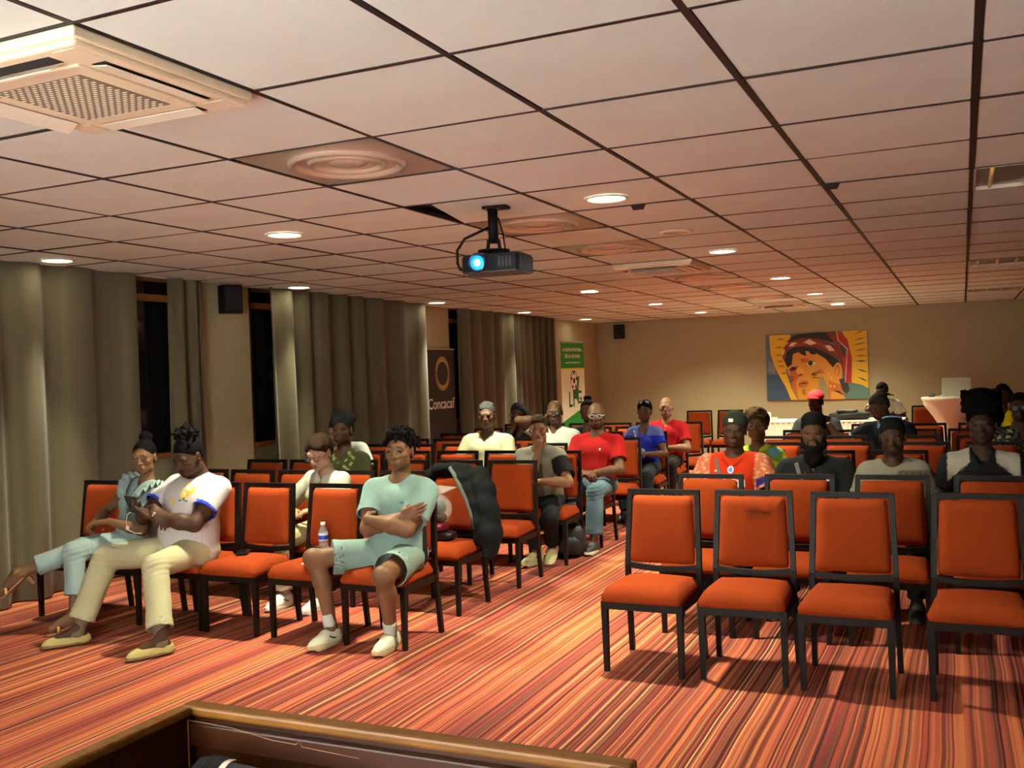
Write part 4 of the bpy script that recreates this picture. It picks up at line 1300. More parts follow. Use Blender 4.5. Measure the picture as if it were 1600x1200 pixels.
def add_hand(S, W, d, n, side, s=1.0, curl=(.5, .6, .4), spread=0.0, thumb=0.5, vox=0.005, each=None):
    """palm, four fingers and a thumb; d = pointing direction, n = palm normal, side=+1/-1 puts the thumb on +l / -l"""
    d = nrm(d); n = nrm(np.asarray(n, float) - d * (np.asarray(n, float) @ d)); l = np.cross(d, n) * side
    mr = max(0.0, vox * 1.25)
    S.ell(W + d * 0.048 * s, V3(0.048 * s, 0.038 * s, 0.016 * s), np.stack([d, l, n], 1), k=0.012)
    base = [(0.086, 0.029), (0.091, 0.010), (0.086, -0.009), (0.078, -0.027)]
    lens = [0.072, 0.080, 0.074, 0.058]
    for i in range(4):
        b, lt = base[i]
        K = W + (d * b + l * lt) * s
        S.cap(W + (d * 0.02 + l * lt * .55) * s, K, 0.015 * s, 0.0125 * s, k=0.010)
        dd = nrm(d + l * spread * (1.5 - i) * .3)
        cu = each[i] if each else curl
        a = 0.0; p = K; r = 0.0098 * s
        for sg, (fr, c_) in enumerate(zip((.45, .31, .24), cu)):
            a += c_
            q = p + (dd * math.cos(a) + n * math.sin(a)) * lens[i] * fr * s
            S.cap(p, q, max(mr, r), max(mr, r * .9), k=0.003); p = q; r *= .9
    T = W + (d * 0.022 + l * 0.026) * s
    td = nrm(d * .55 + l * .75 * (1 - thumb * .5) + n * (.15 + .6 * thumb))
    p = T
    for fr, r, bend in ((.042, .0125, 0), (.034, .011, .35), (.026, .0095, .35)):
        td = nrm(td + (d * .8 - l * .2 + n * .2) * bend)
        q = p + td * fr * s * (0.55 if thumb > .85 else 1)
        S.cap(p, q, max(mr, r * s), max(mr, r * s * .9), k=0.006); p = q

class Fig:
    """a seated figure: all joints in local coordinates, facing -Y, origin on the floor below the hips"""
    def __init__(self, **o):
        s = self
        s.o = o
        g = o.get
        s.sc = g('s', 1.0); s.h = g('vox', 0.008); sc = s.sc
        s.fem = g('fem', False); s.bulk = g('bulk', 1.0)
        s.hip = V3(*g('hip', (0, 0, 0.555)))
        s.T = rotm(g('lean', 0.05), g('lat', 0.0), 0) @ rotm(0, 0, g('twist', 0.0))
        s.T0 = rotm(g('lean', 0.05), g('lat', 0.0), 0)
        s.sw = (0.158 if s.fem else 0.182) * sc * (1 + (s.bulk - 1) * .6)
        s.P = lambda x, y, z: s.hip + s.T @ (V3(x, y, z) * sc)
        s.neck = s.P(0, 0.012, 0.465)
        s.sh = {}
        dz = g('shrug', (0, 0))
        for i, q in enumerate((-1, 1)):
            s.sh[q] = s.hip + s.T @ V3(q * s.sw, 0.012 * sc, (0.374 + dz[i]) * sc)
        hy, hp, hr = g('head', (0, 0, 0))       # yaw (+ = turns to his left / image right), pitch (+ = down), roll
        s.H = rotm(0, 0, hy) @ rotm(hp, 0, 0) @ rotm(0, hr, 0)
        hs = s.hs = g('hs', 1.0)
        s.hc = s.neck + s.H @ (V3(0, -0.018, 0.165) * hs) + V3(*g('hoff', (0, 0, 0)))
        s.hp = lambda x, y, z: s.hc + s.H @ (V3(x, y, z) * hs)
        s.al, s.fl = 0.285 * sc, 0.250 * sc
        s.el, s.wr = {}, {}
        A = g('arms')
        for q in (-1, 1):
            a = A[q]
            if 'wh' in a: a = dict(a); a['w'] = tuple(s.hp(*a['wh']))
            s.el[q], s.wr[q] = ik(s.sh[q], V3(*a['w']), s.al, s.fl, a.get('pole', (q * .8, .3, -.6)))
        s.tl, s.sl = 0.43 * g('leg', sc), 0.43 * g('leg', sc)
        s.hj, s.kn, s.an = {}, {}, {}
        Lg = g('legs', {-1: {}, 1: {}})
        for q in (-1, 1):
            l = Lg[q]
            s.hj[q] = s.hip + V3(q * 0.088 * sc, 0, -0.01)
            s.kn[q], s.an[q] = ik(s.hj[q], V3(*l.get('a', (q * .13, -.36, .085))), s.tl, s.sl, l.get('pole', (q * .15, -1, .9)))
            s.foot = g('foot', {})

    # ------------------------------------------------------------ body
    def torso(s, S, inf=0.0, k=0.05, slim=1.0):
        sc, b, f = s.sc, s.bulk, s.fem
        R = s.T0
        def e(c, r): S.ell(s.P(*c), V3(*r) * sc * slim + inf, s.T, k=k)
        e((0, 0.0, 0.0), (0.165 * b, 0.120 * b, 0.115))
        e((0, -0.012 * b, 0.12), ((0.125 if f else 0.142) * b, 0.105 * b * s.o.get('belly', 1), 0.14))
        e((0, 0.0, 0.265), ((0.138 if f else 0.158) * b, 0.106 * b, 0.145))
        if f:
            for q in (-1, 1): S.ell(s.P(q * 0.068, -0.085, 0.265), V3(0.055, 0.05, 0.055) * sc + inf * .7, s.T, k=0.03)
        else:
            for q in (-1, 1): S.ell(s.P(q * 0.070, -0.048 * b, 0.290), V3(0.080, 0.050, 0.075) * sc * b + inf * .7, s.T, k=0.07)
        S.cap(s.sh[-1] + s.T @ V3(.03, 0, 0), s.sh[1] - s.T @ V3(.03, 0, 0), 0.056 * sc * b ** .5 + inf, k=0.05)
        for q in (-1, 1):
            S.cap(s.P(q * 0.028, 0.022, 0.430), s.sh[q] + s.T @ V3(-q * .02, 0.008, 0.012), (0.042 if f else 0.048) * sc + inf * .7, (0.036 if f else 0.043) * sc + inf * .7, k=0.04)

    def head_sdf(s, S):
        h = s.hs; H = s.H
        p = s.hp
        jw = s.o.get('jaw', 1.0)
        def e(c, r, k=0.02, op=0, M=None): S.ell(p(*c), V3(*r) * h, H if M is None else H @ M, k=k * h, op=op)
        S.cap(s.neck + s.T @ V3(0, 0.01, -0.03), p(0, 0.022, -0.055), (0.048 if s.fem else 0.060) * s.o.get('neckr', 1), (0.046 if s.fem else 0.056) * s.o.get('neckr', 1), k=0.03)
        e((0, 0.018, 0.030), (0.0755, 0.096, 0.087))
        e((0, -0.030, -0.022), (0.064 * jw, 0.066, 0.088), 0.03)
        e((0, -0.040, -0.075), (0.050 * jw, 0.046, 0.036), 0.025)
        e((0, -0.078, -0.097), (0.021 * jw, 0.016, 0.016), 0.025)
        for q in (-1, 1):
            e((q * 0.043, -0.066, -0.024), (0.023, 0.020, 0.018), 0.02)
            e((q * 0.050 * jw, -0.015, -0.075), (0.016, 0.026, 0.022), 0.02)
        S.cap(p(-0.036, -0.086, 0.019), p(0.036, -0.086, 0.019), 0.011 * h, k=0.02)
        for q in (-1, 1):
            e((q * 0.032, -0.101, -0.003), (0.0175, 0.014, 0.0105), 0.012, 1)
        nw = s.o.get('nose', 1.0)
        S.cap(p(0, -0.091, 0.004), p(0, -0.109, -0.033), 0.0075 * h, 0.0115 * h, k=0.012)
        for q in (-1, 1): e((q * 0.0125 * nw, -0.099, -0.037), (0.0105 * nw, 0.010, 0.0085), 0.008)
        e((0, -0.088, -0.067), (0.028, 0.016, 0.018), 0.015)
        S.cap(p(-0.018, -0.0985, -0.0625), p(0.018, -0.0985, -0.0625), 0.0062 * h, k=0.008)
        S.cap(p(-0.015, -0.0975, -0.0745), p(0.015, -0.0975, -0.0745), 0.0075 * h, k=0.008)
        S.cap(p(-0.022, -0.107, -0.0685), p(0.022, -0.107, -0.0685), 0.0022 * h, k=0.004, op=1)
        for q in (-1, 1):   # lids
            S.cap(p(q * 0.020, -0.0935, 0.0035), p(q * 0.032, -0.0955, 0.0075), 0.0042 * h, k=0.006)
            S.cap(p(q * 0.032, -0.0955, 0.0075), p(q * 0.046, -0.0885, 0.0025), 0.0042 * h, k=0.006)
            S.cap(p(q * 0.020, -0.0925, -0.009), p(q * 0.046, -0.0880, -0.009), 0.0042 * h, k=0.006)
            e((q * 0.0775, 0.008, -0.012), (0.010, 0.021, 0.032), 0.008, 0, rotm(0, 0, q * .35))
            e((q * 0.084, 0.002, -0.010), (0.005, 0.010, 0.017), 0.006, 1, rotm(0, 0, q * .35))

    def body(s, root):
        o, sc, b = s.o, s.sc, s.bulk
        S = SDF()
        s.torso(S, 0, slim=0.96)
        for q in (-1, 1):
            ar = (0.042 if s.fem else 0.050) * sc * b ** .5 * o.get('armr', 1)
            S.cap(s.sh[q], s.el[q], ar * 1.08, ar * 0.86, k=0.03)
            m = s.sh[q] * .55 + s.el[q] * .45
            ua = nrm(s.el[q] - s.sh[q]); ub = nrm(np.cross(ua, V3(.3, 1, .2))); uc = np.cross(ua, ub)
            S.ell(m, V3(ar * 1.08, ar * 1.08, ar * 1.6), np.stack([ub, uc, ua], 1), k=0.03)
            dv = nrm(s.wr[q] - s.el[q])
            S.cap(s.el[q], s.el[q] + dv * s.fl * .35, ar * .86, ar * .90, k=0.02)
            S.cap(s.el[q] + dv * s.fl * .35, s.wr[q], ar * .90, 0.027 * sc * (0.9 if s.fem else 1), k=0.02)
            a = o['arms'][q]
            hd = a.get('d'); hd = dv if hd is None else nrm(hd)
            add_hand(S, s.wr[q], hd, a.get('n', (0, 0, -1)), a.get('side', -q), s=sc * (0.93 if s.fem else 1.02), curl=a.get('curl', (.35, .5, .35)), thumb=a.get('th', .4), vox=s.h, each=a.get('each'))
            tr = 0.078 * sc * b ** .5
            S.cap(s.hj[q], s.kn[q], tr, 0.056 * sc, k=0.04)
            dv = nrm(s.an[q] - s.kn[q])
            S.ell(s.kn[q] + V3(0, -.008, .004), V3(.054, .056, .056) * sc, k=0.02)
            back = nrm(np.cross(np.cross(dv, s.kn[q] - s.hj[q]), dv)) 
            c1 = s.kn[q] + dv * s.sl * .32 - back * 0.018
            S.cap(s.kn[q], c1, 0.050 * sc, 0.054 * sc, k=0.03); S.cap(c1, s.an[q], 0.053 * sc, 0.034 * sc, k=0.03)
            if not o.get('feet_off'):
                fd = s.fdir(q)
                S.cap(s.an[q], s.an[q] + fd[0] * 0.11 + fd[2] * -0.035, 0.034, 0.026, k=0.02)
                S.cap(s.an[q] - fd[0] * 0.03 - fd[2] * .035, s.an[q] + fd[0] * 0.15 - fd[2] * .052, 0.030, 0.020, k=0.02)
        s.head_sdf(S)
        skin = np.array(o.get('skin', (0.12, 0.055, 0.028))) * 0.85
        lip = np.array(o.get('lip', (1.05, 0.72, 0.75))) * 0.82
        beard = o.get('beard', 0.0); brow = o.get('brow', 0.75)
        hair = np.array(o.get('hairc', (0.01, 0.008, 0.007)))
        Hi = s.H.T / s.hs; hc = s.hc
        def col(v):
            c = np.tile(skin, (len(v), 1))
            q = (v - hc) @ Hi.T
            ax, y, z = np.abs(q[:, 0]), q[:, 1], q[:, 2]
            inh = (np.linalg.norm(q, axis=1) < 0.16)
            lipm = inh & (y < -0.090) & (((ax / .024) ** 2 + ((z + .0685) / .0125) ** 2) < 1)
            c[lipm] *= lip
            br = inh & (y < -0.07) & (np.abs(z - (0.0235 - 6 * np.maximum(0, ax - .030) ** 2 * 9)) < .0052) & (ax > .013) & (ax < .052)
            c[br] = c[br] * (1 - brow) + hair * brow
            if beard > 0:
                bd = inh & (z < -.052) & (y < .02) & ~lipm & ((z < -.080) | (ax > .030) | ((z > -.060) & (ax < .03))) & (z > -.135)
                c[bd] = c[bd] * (1 - beard) + hair * beard
            if not o.get('bald'):
                ln_ = -0.72 * (y + 0.080) - 0.69 * (z - 0.064)
                sc_ = inh & (ln_ < 0) & (z > -.06) & ~((ax > .066) & (np.abs(y - .006) < .034) & (z < .024))
                wgt = np.clip(-ln_ / 0.010, 0, 1)[:, None] * 0.9
                c = np.where(sc_[:, None], c * (1 - wgt) + hair * wgt, c)
            pal = 1 + 0.06 * np.sin(v[:, 0] * 40) * np.sin(v[:, 2] * 37)
            return c * pal[:, None]
        ob = sdf_obj('body', S, s.h, M_SKIN, root, col=col, dec=0.40 if s.h < 0.0068 else 1)
        # eyes
        for q in (-1, 1):
            mb = MB()
            Mx = Matrix.Translation(Vector(s.hp(q * 0.0325, -0.0818, -0.0022))) @ Matrix(s.H.tolist()).to_4x4() @ Matrix.Rotation(PI / 2, 4, 'X')
            r = 0.0122 * s.hs
            mb.lathe([(r * math.sin(t), r * math.cos(t)) if 0 < t < PI else (0, r * math.cos(t)) for t in [PI * k / 10 for k in range(11)]], 14, M=Mx)
            eo = mb.build('eye', M_EYEW, ob, smooth=True)
            eo.data.materials.append(M_IRIS)
            lk = s.o.get('gaze', 0)
            for pl in eo.data.polygons:
                cc = sum((Vector(eo.data.vertices[i].co) for i in pl.vertices), Vector()) / len(pl.vertices)
                lc_ = Mx.inverted() @ cc
                if math.hypot(lc_.x - lk * r * .3, lc_.y) < r * .60 and lc_.z > 0: pl.material_index = 1
        return ob

    def fdir(s, q):
        f = s.o.get('foot', {}).get(q, (0, -1, 0))
        f = nrm(f)
        u = nrm(V3(0, 0, 1) - f * f[2])
        return f, np.cross(f, u), u

    # ------------------------------------------------------------ clothes
    def top(s, root, name='shirt', color=(.5, .5, .5), sleeve=0.55, inf=0.012, neck='crew', colfn=None, hem=-0.05, fold=0.0035, seed=1, loose=0.0, rough=None):
        o, sc, b = s.o, s.sc, s.bulk
        S = SDF()
        s.torso(S, inf + loose * .5, k=0.05)
        holes = []
        # straight hang from chest to hem
        S.ell(s.P(0, -0.012 * b, 0.10), V3(0.150 * b, 0.118 * b * o.get('belly', 1), 0.17) * sc + inf + loose * .5, s.T, k=0.05)
        for q in (-1, 1):
            ar = (0.042 if s.fem else 0.050) * sc * b ** .5 * o.get('armr', 1)
            if sleeve > 0:
                if sleeve <= 1:
                    e = s.sh[q] + (s.el[q] - s.sh[q]) * sleeve
                    u = nrm(s.el[q] - s.sh[q])
                    S.cap(s.sh[q], e + u * .03, ar * 1.08 + inf + .002, ar * 1.03 + inf + .004 + loose, k=0.035, cuts=[(e, u)])
                    holes.append((e - u * .035, e + u * .06, ar * 1.03 + inf + .004 + loose - max(.010, 2.3 * s.h)))
                else:
                    S.cap(s.sh[q], s.el[q], ar * 1.10 + inf, ar * .92 + inf, k=0.035)
                    e = s.el[q] + (s.wr[q] - s.el[q]) * (sleeve - 1); u = nrm(s.wr[q] - s.el[q])
                    S.cap(s.el[q], e + u * .03, ar * .90 + inf, 0.036 * sc + inf, k=0.02, cuts=[(e, u)])
        for A_, B_, R_ in holes: S.cap(A_, B_, R_, k=.004, op=1)
        # hem cut (below the hips), thighs keep it off the lap
        up = s.T @ V3(0, 0, 1)
        S.ell(s.hip + s.T @ V3(0, 0, hem * sc - .25), V3(.5, .5, .25), s.T, k=0.004, op=1)
        if neck == 'polo' or neck == 'shirt':
            for q in (-1, 1):
                S.cap(s.P(0, 0.060, 0.475), s.P(q * 0.058, 0.02, 0.458), 0.019, 0.018, k=0.012)
                S.cap(s.P(q * 0.058, 0.02, 0.458), s.P(q * 0.032, -0.078, 0.395), 0.018, 0.013, k=0.012)
        nr = (0.050 if s.fem else 0.060) * o.get('neckr', 1) + 0.006
        S.cap(s.neck + s.T @ V3(0, -0.002, -0.040), s.hp(0, 0.022, -0.03), nr, nr + .01, k=0.010, op=1)
        if neck == 'v' or neck == 'polo' or neck == 'shirt':
            dv = {'v': 0.36, 'polo': 0.395, 'shirt': 0.36}[neck]
            S.cap(s.P(0, -0.07, 0.43), s.P(0, -0.135, dv - .035), 0.032, 0.008, k=0.01, op=1)
        if neck == 'scoop':
            S.cap(s.P(0, -0.08, 0.42), s.P(0, -0.13, 0.375), 0.055, 0.045, k=0.01, op=1)
        Ti = s.T.T / sc
        base = np.array(color)
        def col(v):
            q = (v - s.hip) @ Ti.T
            c = np.tile(base, (len(v), 1))
            if colfn is not None: c = colfn(q, c, v, s)
            return c
        w1 = waves(seed, fold * 1.7, (15, 26, 42), 4, (1, 1, .42))
        def disp(v):
            return np.maximum(w1(v), -0.0035)
        ob = sdf_obj(name, S, s.h * o.get('cvox', 1.15), M_KNIT, root, col=col, disp=disp, dec=0.5 if s.h < 0.0068 else 1)
        return ob

    def bottom(s, root, name='trousers', color=(.1, .1, .1), end=0.95, inf=0.010, width=0.0, seed=2, fold=0.003, colfn=None, wrinkle=True):
        """end: fraction along hip-knee (0..1) for shorts, 1..2 for knee-ankle"""
        o, sc, b = s.o, s.sc, s.bulk
        S = SDF()
        holes = []
        S.ell(s.hip + V3(0, 0, -.005), V3(0.170 * b, 0.128 * b, 0.118) * sc + inf, s.T0, k=0.05)
        for q in (-1, 1):
            tr = 0.078 * sc * b ** .5
            if end <= 1:
                e = s.hj[q] + (s.kn[q] - s.hj[q]) * end; u = nrm(s.kn[q] - s.hj[q])
                S.cap(s.hj[q], e + u * .03, tr + inf + .006, tr * .9 + inf + width, k=0.05, cuts=[(e, u)])
                holes.append((e - u * .05, e + u * .08, tr * .9 + inf + width - max(.010, 2.3 * s.h)))
            else:
                S.cap(s.hj[q], s.kn[q], tr + inf + .004, 0.060 * sc + inf + width * .3, k=0.05)
                e = s.kn[q] + (s.an[q] - s.kn[q]) * (end - 1); u = nrm(s.an[q] - s.kn[q])
                r1 = 0.060 * sc + inf + width * .3; r2 = 0.047 * sc + inf + width
                S.cap(s.kn[q], e + u * .03, r1, r2, k=0.02, cuts=[(e, u)])
                holes.append((e - u * .035, e + u * .06, r2 - max(.010, 2.3 * s.h)))
        for A_, B_, R_ in holes: S.cap(A_, B_, R_, k=.004, op=1)
        up = s.T0 @ V3(0, 0, 1)
        S.ell(s.hip + up * (0.10 * sc + .25), V3(.5, .5, .25), s.T0, k=0.004, op=1)
        w1 = waves(seed, fold, (14, 26, 48))
        base = np.array(color)
        def col(v):
            c = np.tile(base, (len(v), 1))
            if colfn is not None: c = colfn(v, c, s)
            return c
        def disp(v):
            d = w1(v)
            if wrinkle and end > 1:       # horizontal creases gathering at the knee and ankle
                for q in (-1, 1):
                    for J, R in ((s.kn[q], .10), (s.an[q], .12)):
                        r = np.linalg.norm(v - J, axis=1)
                        d = d + 0.004 * np.exp(-(r / R) ** 2) * np.sin((v - J) @ nrm(s.an[q] - s.kn[q] + V3(.05, .1, 0)) * 190)
            return d
        return sdf_obj(name, S, s.h * o.get('cvox', 1.15) * 1.42, M_KNIT, root, col=col, disp=disp, dec=1)

    def shoes(s, root, upper=(.8, .8, .75), sole=(.8, .8, .8), L=0.275, kind='sneaker', sock=None, sockh=0.10):
        for q in (-1, 1):
            f, r, u = s.fdir(q)
            A = s.an[q] - u * 0.088      # ground below the ankle
            M = np.stack([f, r, u], 1)
            pt = lambda a, b, c: A + f * a + r * b + u * c
            h = 0.006 if s.h < 0.006 else 0.009
            flat = [(pt(0, 0, 0.028), -u)]
            S = SDF()
            if kind == 'loafer':
                S.ell(pt(0.075, 0, 0.018), V3(0.135, 0.044, 0.052), M, k=.01, cuts=[(pt(0, 0, 0.012), -u)])
                S.ell(pt(-0.028, 0, 0.032), V3(0.048, 0.036, 0.040), M, k=.02, cuts=[(pt(0, 0, 0.012), -u)])
                S.ell(pt(-0.002, 0, 0.098), V3(0.062, 0.034, 0.042), M, k=.008, op=1)
            else:
                S.ell(pt(0.078, 0, 0.030), V3(0.132, 0.047, 0.052), M, k=.02, cuts=flat)
                S.cap(pt(-0.02, 0, 0.05), pt(0.06, 0, 0.062), 0.043, 0.040, k=.02, cuts=flat)
                top = 0.135 if kind == 'hightop' else 0.098
                S.cap(pt(-0.018, 0, 0.05), pt(-0.012, 0, top), 0.043, 0.042, k=.02, cuts=flat + [(pt(0, 0, top), u)])
                S.cap(pt(-0.01, 0, top - .012), pt(-0.008, 0, top + .03), 0.033, k=.006, op=1)
            up = np.array(upper)
            sh = sdf_obj('shoe', S, h, mat('shoe_upper', (1, 1, 1), 0.6, attr=True, bump=0.15, bscale=120), root, col=lambda v: np.tile(up, (len(v), 1)), dec=1)
            # sole: outline extruded
            n = 22
            out = []
            z0, z1 = (0.004, 0.020) if kind == 'loafer' else (0.0, 0.036)
            for k in range(n):
                t = 2 * PI * k / n
                c_, s_ = math.cos(t), math.sin(t)
                x = 0.066 + 0.150 * math.copysign(abs(c_) ** .85, c_) * (L / .28)
                wd = (0.043 + 0.006 * c_) * math.copysign(abs(s_) ** .8, s_)
                out.append((x, wd))
            mb = MB()
            lo_ = [pt(x, y * .96, z0 + (0.014 if x > .19 and kind != 'loafer' else 0)) for x, y in out]; mi = [pt(x * 1.005, y * 1.06, (z0 + z1) / 2) for x, y in out]; hi_ = [pt(x, y * 1.0, z1) for x, y in out]
            mb.add(lo_ + mi + hi_, [tuple(range(n - 1, -1, -1)), tuple(range(2 * n, 3 * n))] + [(i + a * n, (i + 1) % n + a * n, (i + 1) % n + (a + 1) * n, i + (a + 1) * n) for a in (0, 1) for i in range(n)])
            mb.build('sole', mat('sole_%d_%d_%d' % tuple(int(c * 99) for c in sole), sole, 0.6), sh)
            if kind == 'loafer':
                mb = MB()
                for sx in (-1, 1):
                    mb.tube([pt(0.055, 0, 0.064), pt(0.085, sx * .012, 0.066), pt(0.108, sx * .018, 0.055)], 0.0035, 6)
                mb.tube([pt(0.045, -0.036, 0.045), pt(0.05, -.02, .062), pt(0.052, 0, 0.068), pt(0.05, .02, .062), pt(0.045, 0.036, 0.045)], 0.003, 6)
                mb.build('tassel_bow', mat('loafer_cord', srgb(150, 120, 60), 0.6), sh)
            elif kind != 'plain':
                MB().tube([pt(0.02, q * 0.046, 0.05), pt(0.05, q * 0.049, 0.056), pt(0.075, q * 0.049, 0.072)], 0.004, 6).build('side_mark', M_BLACK, sh)
                mb = MB()
                for i in range(4):
                    a_ = 0.045 + i * 0.022
                    zz = 0.090 - i * 0.006
                    mb.tube([pt(a_, -0.024, zz - .006), pt(a_ + .004, 0, zz + .005), pt(a_, 0.024, zz - .006)], 0.003, 6)
                mb.build('laces', mat('lace_white', srgb(226, 232, 200), 0.7), sh)
            if sock is not None:
                S = SDF()
                S.cap(s.an[q] - u * .02, s.an[q] + nrm(s.kn[q] - s.an[q]) * sockh, 0.0385, 0.043, k=.01, cuts=[(s.an[q] + nrm(s.kn[q] - s.an[q]) * sockh * .9, nrm(s.kn[q] - s.an[q]))])
                if kind == 'loafer': S.cap(s.an[q] - u * .01, s.an[q] + f * .07 - u * .032, 0.036, 0.028, k=.02)
                sk_ = np.array(sock)
                sdf_obj('sock', S, 0.006, M_KNIT, root, col=lambda v: np.tile(sk_, (len(v), 1)))

    # ------------------------------------------------------------ hair, glasses, marks
    def hairobj(s, root, kind, color=(0.006, 0.005, 0.005), name='hair', seed=1):
        h, H, p = s.hs, s.H, s.hp
        S = SDF()
        rng = np.random.RandomState(seed)
        def e(c, r, k=0.02, op=0, cuts=None, M=None): S.ell(p(*c), V3(*r) * h, H if M is None else H @ M, k=k, op=op, cuts=cuts)
        dr = lambda *a: H @ V3(*a)
        dispf = None
        def skull(t, line=0.068, low=-0.05):
            # cap of hair: front hairline at height `line`, running back past the ears to the nape
            e((0, 0.020, 0.032), (0.0755 + t, 0.097 + t, 0.088 + t), 0.01, 0, [(p(0, -0.080, line), nrm(dr(0, -0.72, -0.69)))])
            e((0, 0.045, -0.005), (0.068 + t, 0.066 + t, 0.075 + t), 0.02, 0, [(p(0, 0, low), dr(0, 0, -1)), (p(0, 0.022, 0), dr(0, -1, 0))])
            for q in (-1, 1):
                e((q * 0.078, 0.004, -0.014), (0.016, 0.028, 0.040), 0.006, 1)
        sm = 1
        if kind == 'buzz':
            skull(0.004)
        elif kind == 'short':
            skull(0.010)
            dispf = waves(seed, 0.002, (90, 140), 5)
        elif kind == 'afro':
            skull(0.014)
            e((0, 0.028, 0.042), (0.094, 0.108, 0.096), 0.02, 0, [(p(0, -0.082, 0.068), nrm(dr(0, -0.78, -0.62)))])
            dispf = waves(seed, 0.006, (70, 120, 170), 5)
        elif kind == 'hightop':
            skull(0.008)
            e((0, 0.020, 0.090), (0.102, 0.100, 0.076), 0.02, 0, [(p(0, -0.085, 0.060), nrm(dr(0, -0.5, -0.86)))])
            for i in range(26):
                a = rng.uniform(0, 6.28); r = rng.uniform(0, .075)
                b0 = V3(r * math.cos(a), 0.02 + r * math.sin(a), 0.115); S.cap(p(*b0), p(*(b0 + V3(rng.uniform(-.02, .02), rng.uniform(-.02, .02), rng.uniform(.02, .045)))), .010, .007, k=.008)
            dispf = waves(seed, 0.005, (80, 140), 5)
        elif kind == 'twists':
            skull(0.012, 0.072)
            for i in range(95):
                a = rng.uniform(0, 6.28); el_ = rng.uniform(.15, 1.45)
                dv = V3(math.cos(a) * math.cos(el_), math.sin(a) * math.cos(el_), math.sin(el_))
                if dv[1] < -.75 and dv[2] < .45: continue
                b0 = V3(0, 0.018, 0.030) + dv * V3(.080, .100, .092)
                fall = V3(dv[0] * .8, dv[1] * .8, -.45 + .6 * dv[2]) + rng.uniform(-.25, .25, 3)
                L = rng.uniform(.035, .058)
                e1 = b0 + dv * .018 + fall * L * .35; e2 = e1 + V3(dv[0] * .3, dv[1] * .3, -1) * L * .6
                S.cap(p(*b0), p(*e1), .0095, .009, k=.004); S.cap(p(*e1), p(*e2), .009, .0065, k=.004)
            sm = 0
        elif kind == 'drea_bun':      # braids pulled back and piled up high at the back
            skull(0.007, 0.066)
            for i in range(52):
                a = rng.uniform(0, 6.28); r = rng.uniform(.01, .066)
                c0 = V3(math.cos(a) * r, 0.060 + math.sin(a) * r * .9, 0.120 + rng.uniform(-.03, .035))
                pts = [c0 + V3(rng.uniform(-.03, .03), rng.uniform(-.03, .03), rng.uniform(-.01, .025)) * k_ for k_ in (0, .7, 1.4)]
                S.chain([p(*q_) for q_ in pts], [.013, .013, .010], k=.006)
            for i in range(7):
                x = -.06 + i * .02
                S.cap(p(x, -0.055 + abs(x) * .6, 0.098 - abs(x) * .35), p(x * .5, 0.05, 0.128), .007, .010, k=.004)
        elif kind == 'bun':
            skull(0.0035, 0.070)
            e((0, 0.055, 0.135), (0.048, 0.046, 0.040), 0.012)
            dispf = waves(seed, 0.0015, (60, 110), 4)
        elif kind == 'braids_side':
            skull(0.008, 0.066)
            for i in range(18):
                a = rng.uniform(-.6, 1.0)
                x = 0.066 + .014 * rng.rand()
                y = rng.uniform(-.02, .09)
                q0 = V3(x, y, 0.05); pts = [q0, q0 + V3(.022, .01, -.05), q0 + V3(.030, .015, -.10 - .02 * rng.rand()), q0 + V3(.02, .01, -.15 - .03 * rng.rand())]
                S.chain([p(*t_) for t_ in pts], [.010, .010, .009, .007], k=.004)
            for i in range(10):
                x = rng.uniform(-.06, .06); q0 = V3(x, 0.105, 0.05)
                S.chain([p(*t_) for t_ in (q0, q0 + V3(0, .02, -.06), q0 + V3(.01, .02, -.14))], [.012, .011, .008], k=.004)
        elif kind == 'parted':      # straight hair swept to one side and tied behind
            skull(0.010, 0.066, -0.06)
            e((0.02, -0.045, 0.085), (0.058, 0.048, 0.030), 0.02, 0, None, rotm(.35, .35, 0))
            e((-0.052, -0.03, 0.052), (0.026, 0.050, 0.045), 0.02)
            e((0, 0.10, -0.035), (0.032, 0.035, 0.045), 0.02)
            dispf = waves(seed, 0.0012, (90, 150), 4)
        elif kind == 'tied':        # locks pulled tight with a tail behind
            skull(0.008, 0.068)
            for i in range(9):
                x = -.064 + i * .016
                S.cap(p(x, -0.06 + abs(x) * .7, 0.095 - abs(x) * .5), p(x * .7, 0.085, 0.095), .0065, .009, k=.003)
            for i in range(12):
                a = rng.uniform(0, 6.28)
                q0 = V3(.02 * math.cos(a), 0.11, 0.085 + .02 * math.sin(a)); t_ = V3(rng.uniform(-.04, .06), rng.uniform(.02, .06), rng.uniform(-.06, .05))
                S.chain([p(*q0), p(*(q0 + t_ * .5)), p(*(q0 + t_))], [.010, .009, .006], k=.004)
        elif kind == 'piled':       # tall wrapped pile of locks
            skull(0.012, 0.060, -0.06)
            e((0, 0.035, 0.115), (0.105, 0.115, 0.070), 0.03)
            e((0, 0.030, 0.165), (0.092, 0.098, 0.050), 0.03)
            e((0.03, 0.06, 0.04), (0.095, 0.08, 0.08), 0.03)
            for i in range(14):
                a = 2 * PI * i / 14
                pts = [V3(.104 * math.cos(a + t * .5), .03 + .110 * math.sin(a + t * .5), .075 + .045 * t) for t in (0, 1, 2, 2.6)]
                if pts[0][1] < -.06: pts = pts[1:]
                S.chain([p(*q_) for q_ in pts], [.013] * len(pts), k=.004)
        elif kind == 'fade':        # short on the sides, flat fuller top
            skull(0.006, 0.066)
            e((0, 0.012, 0.085), (0.078, 0.095, 0.052), 0.015, 0, [(p(0, -0.085, 0.064), nrm(dr(0, -0.5, -0.86)))])
            dispf = waves(seed, 0.002, (110, 160), 5)
        elif kind == 'crop_wave':   # short grey waves
            skull(0.006, 0.072)
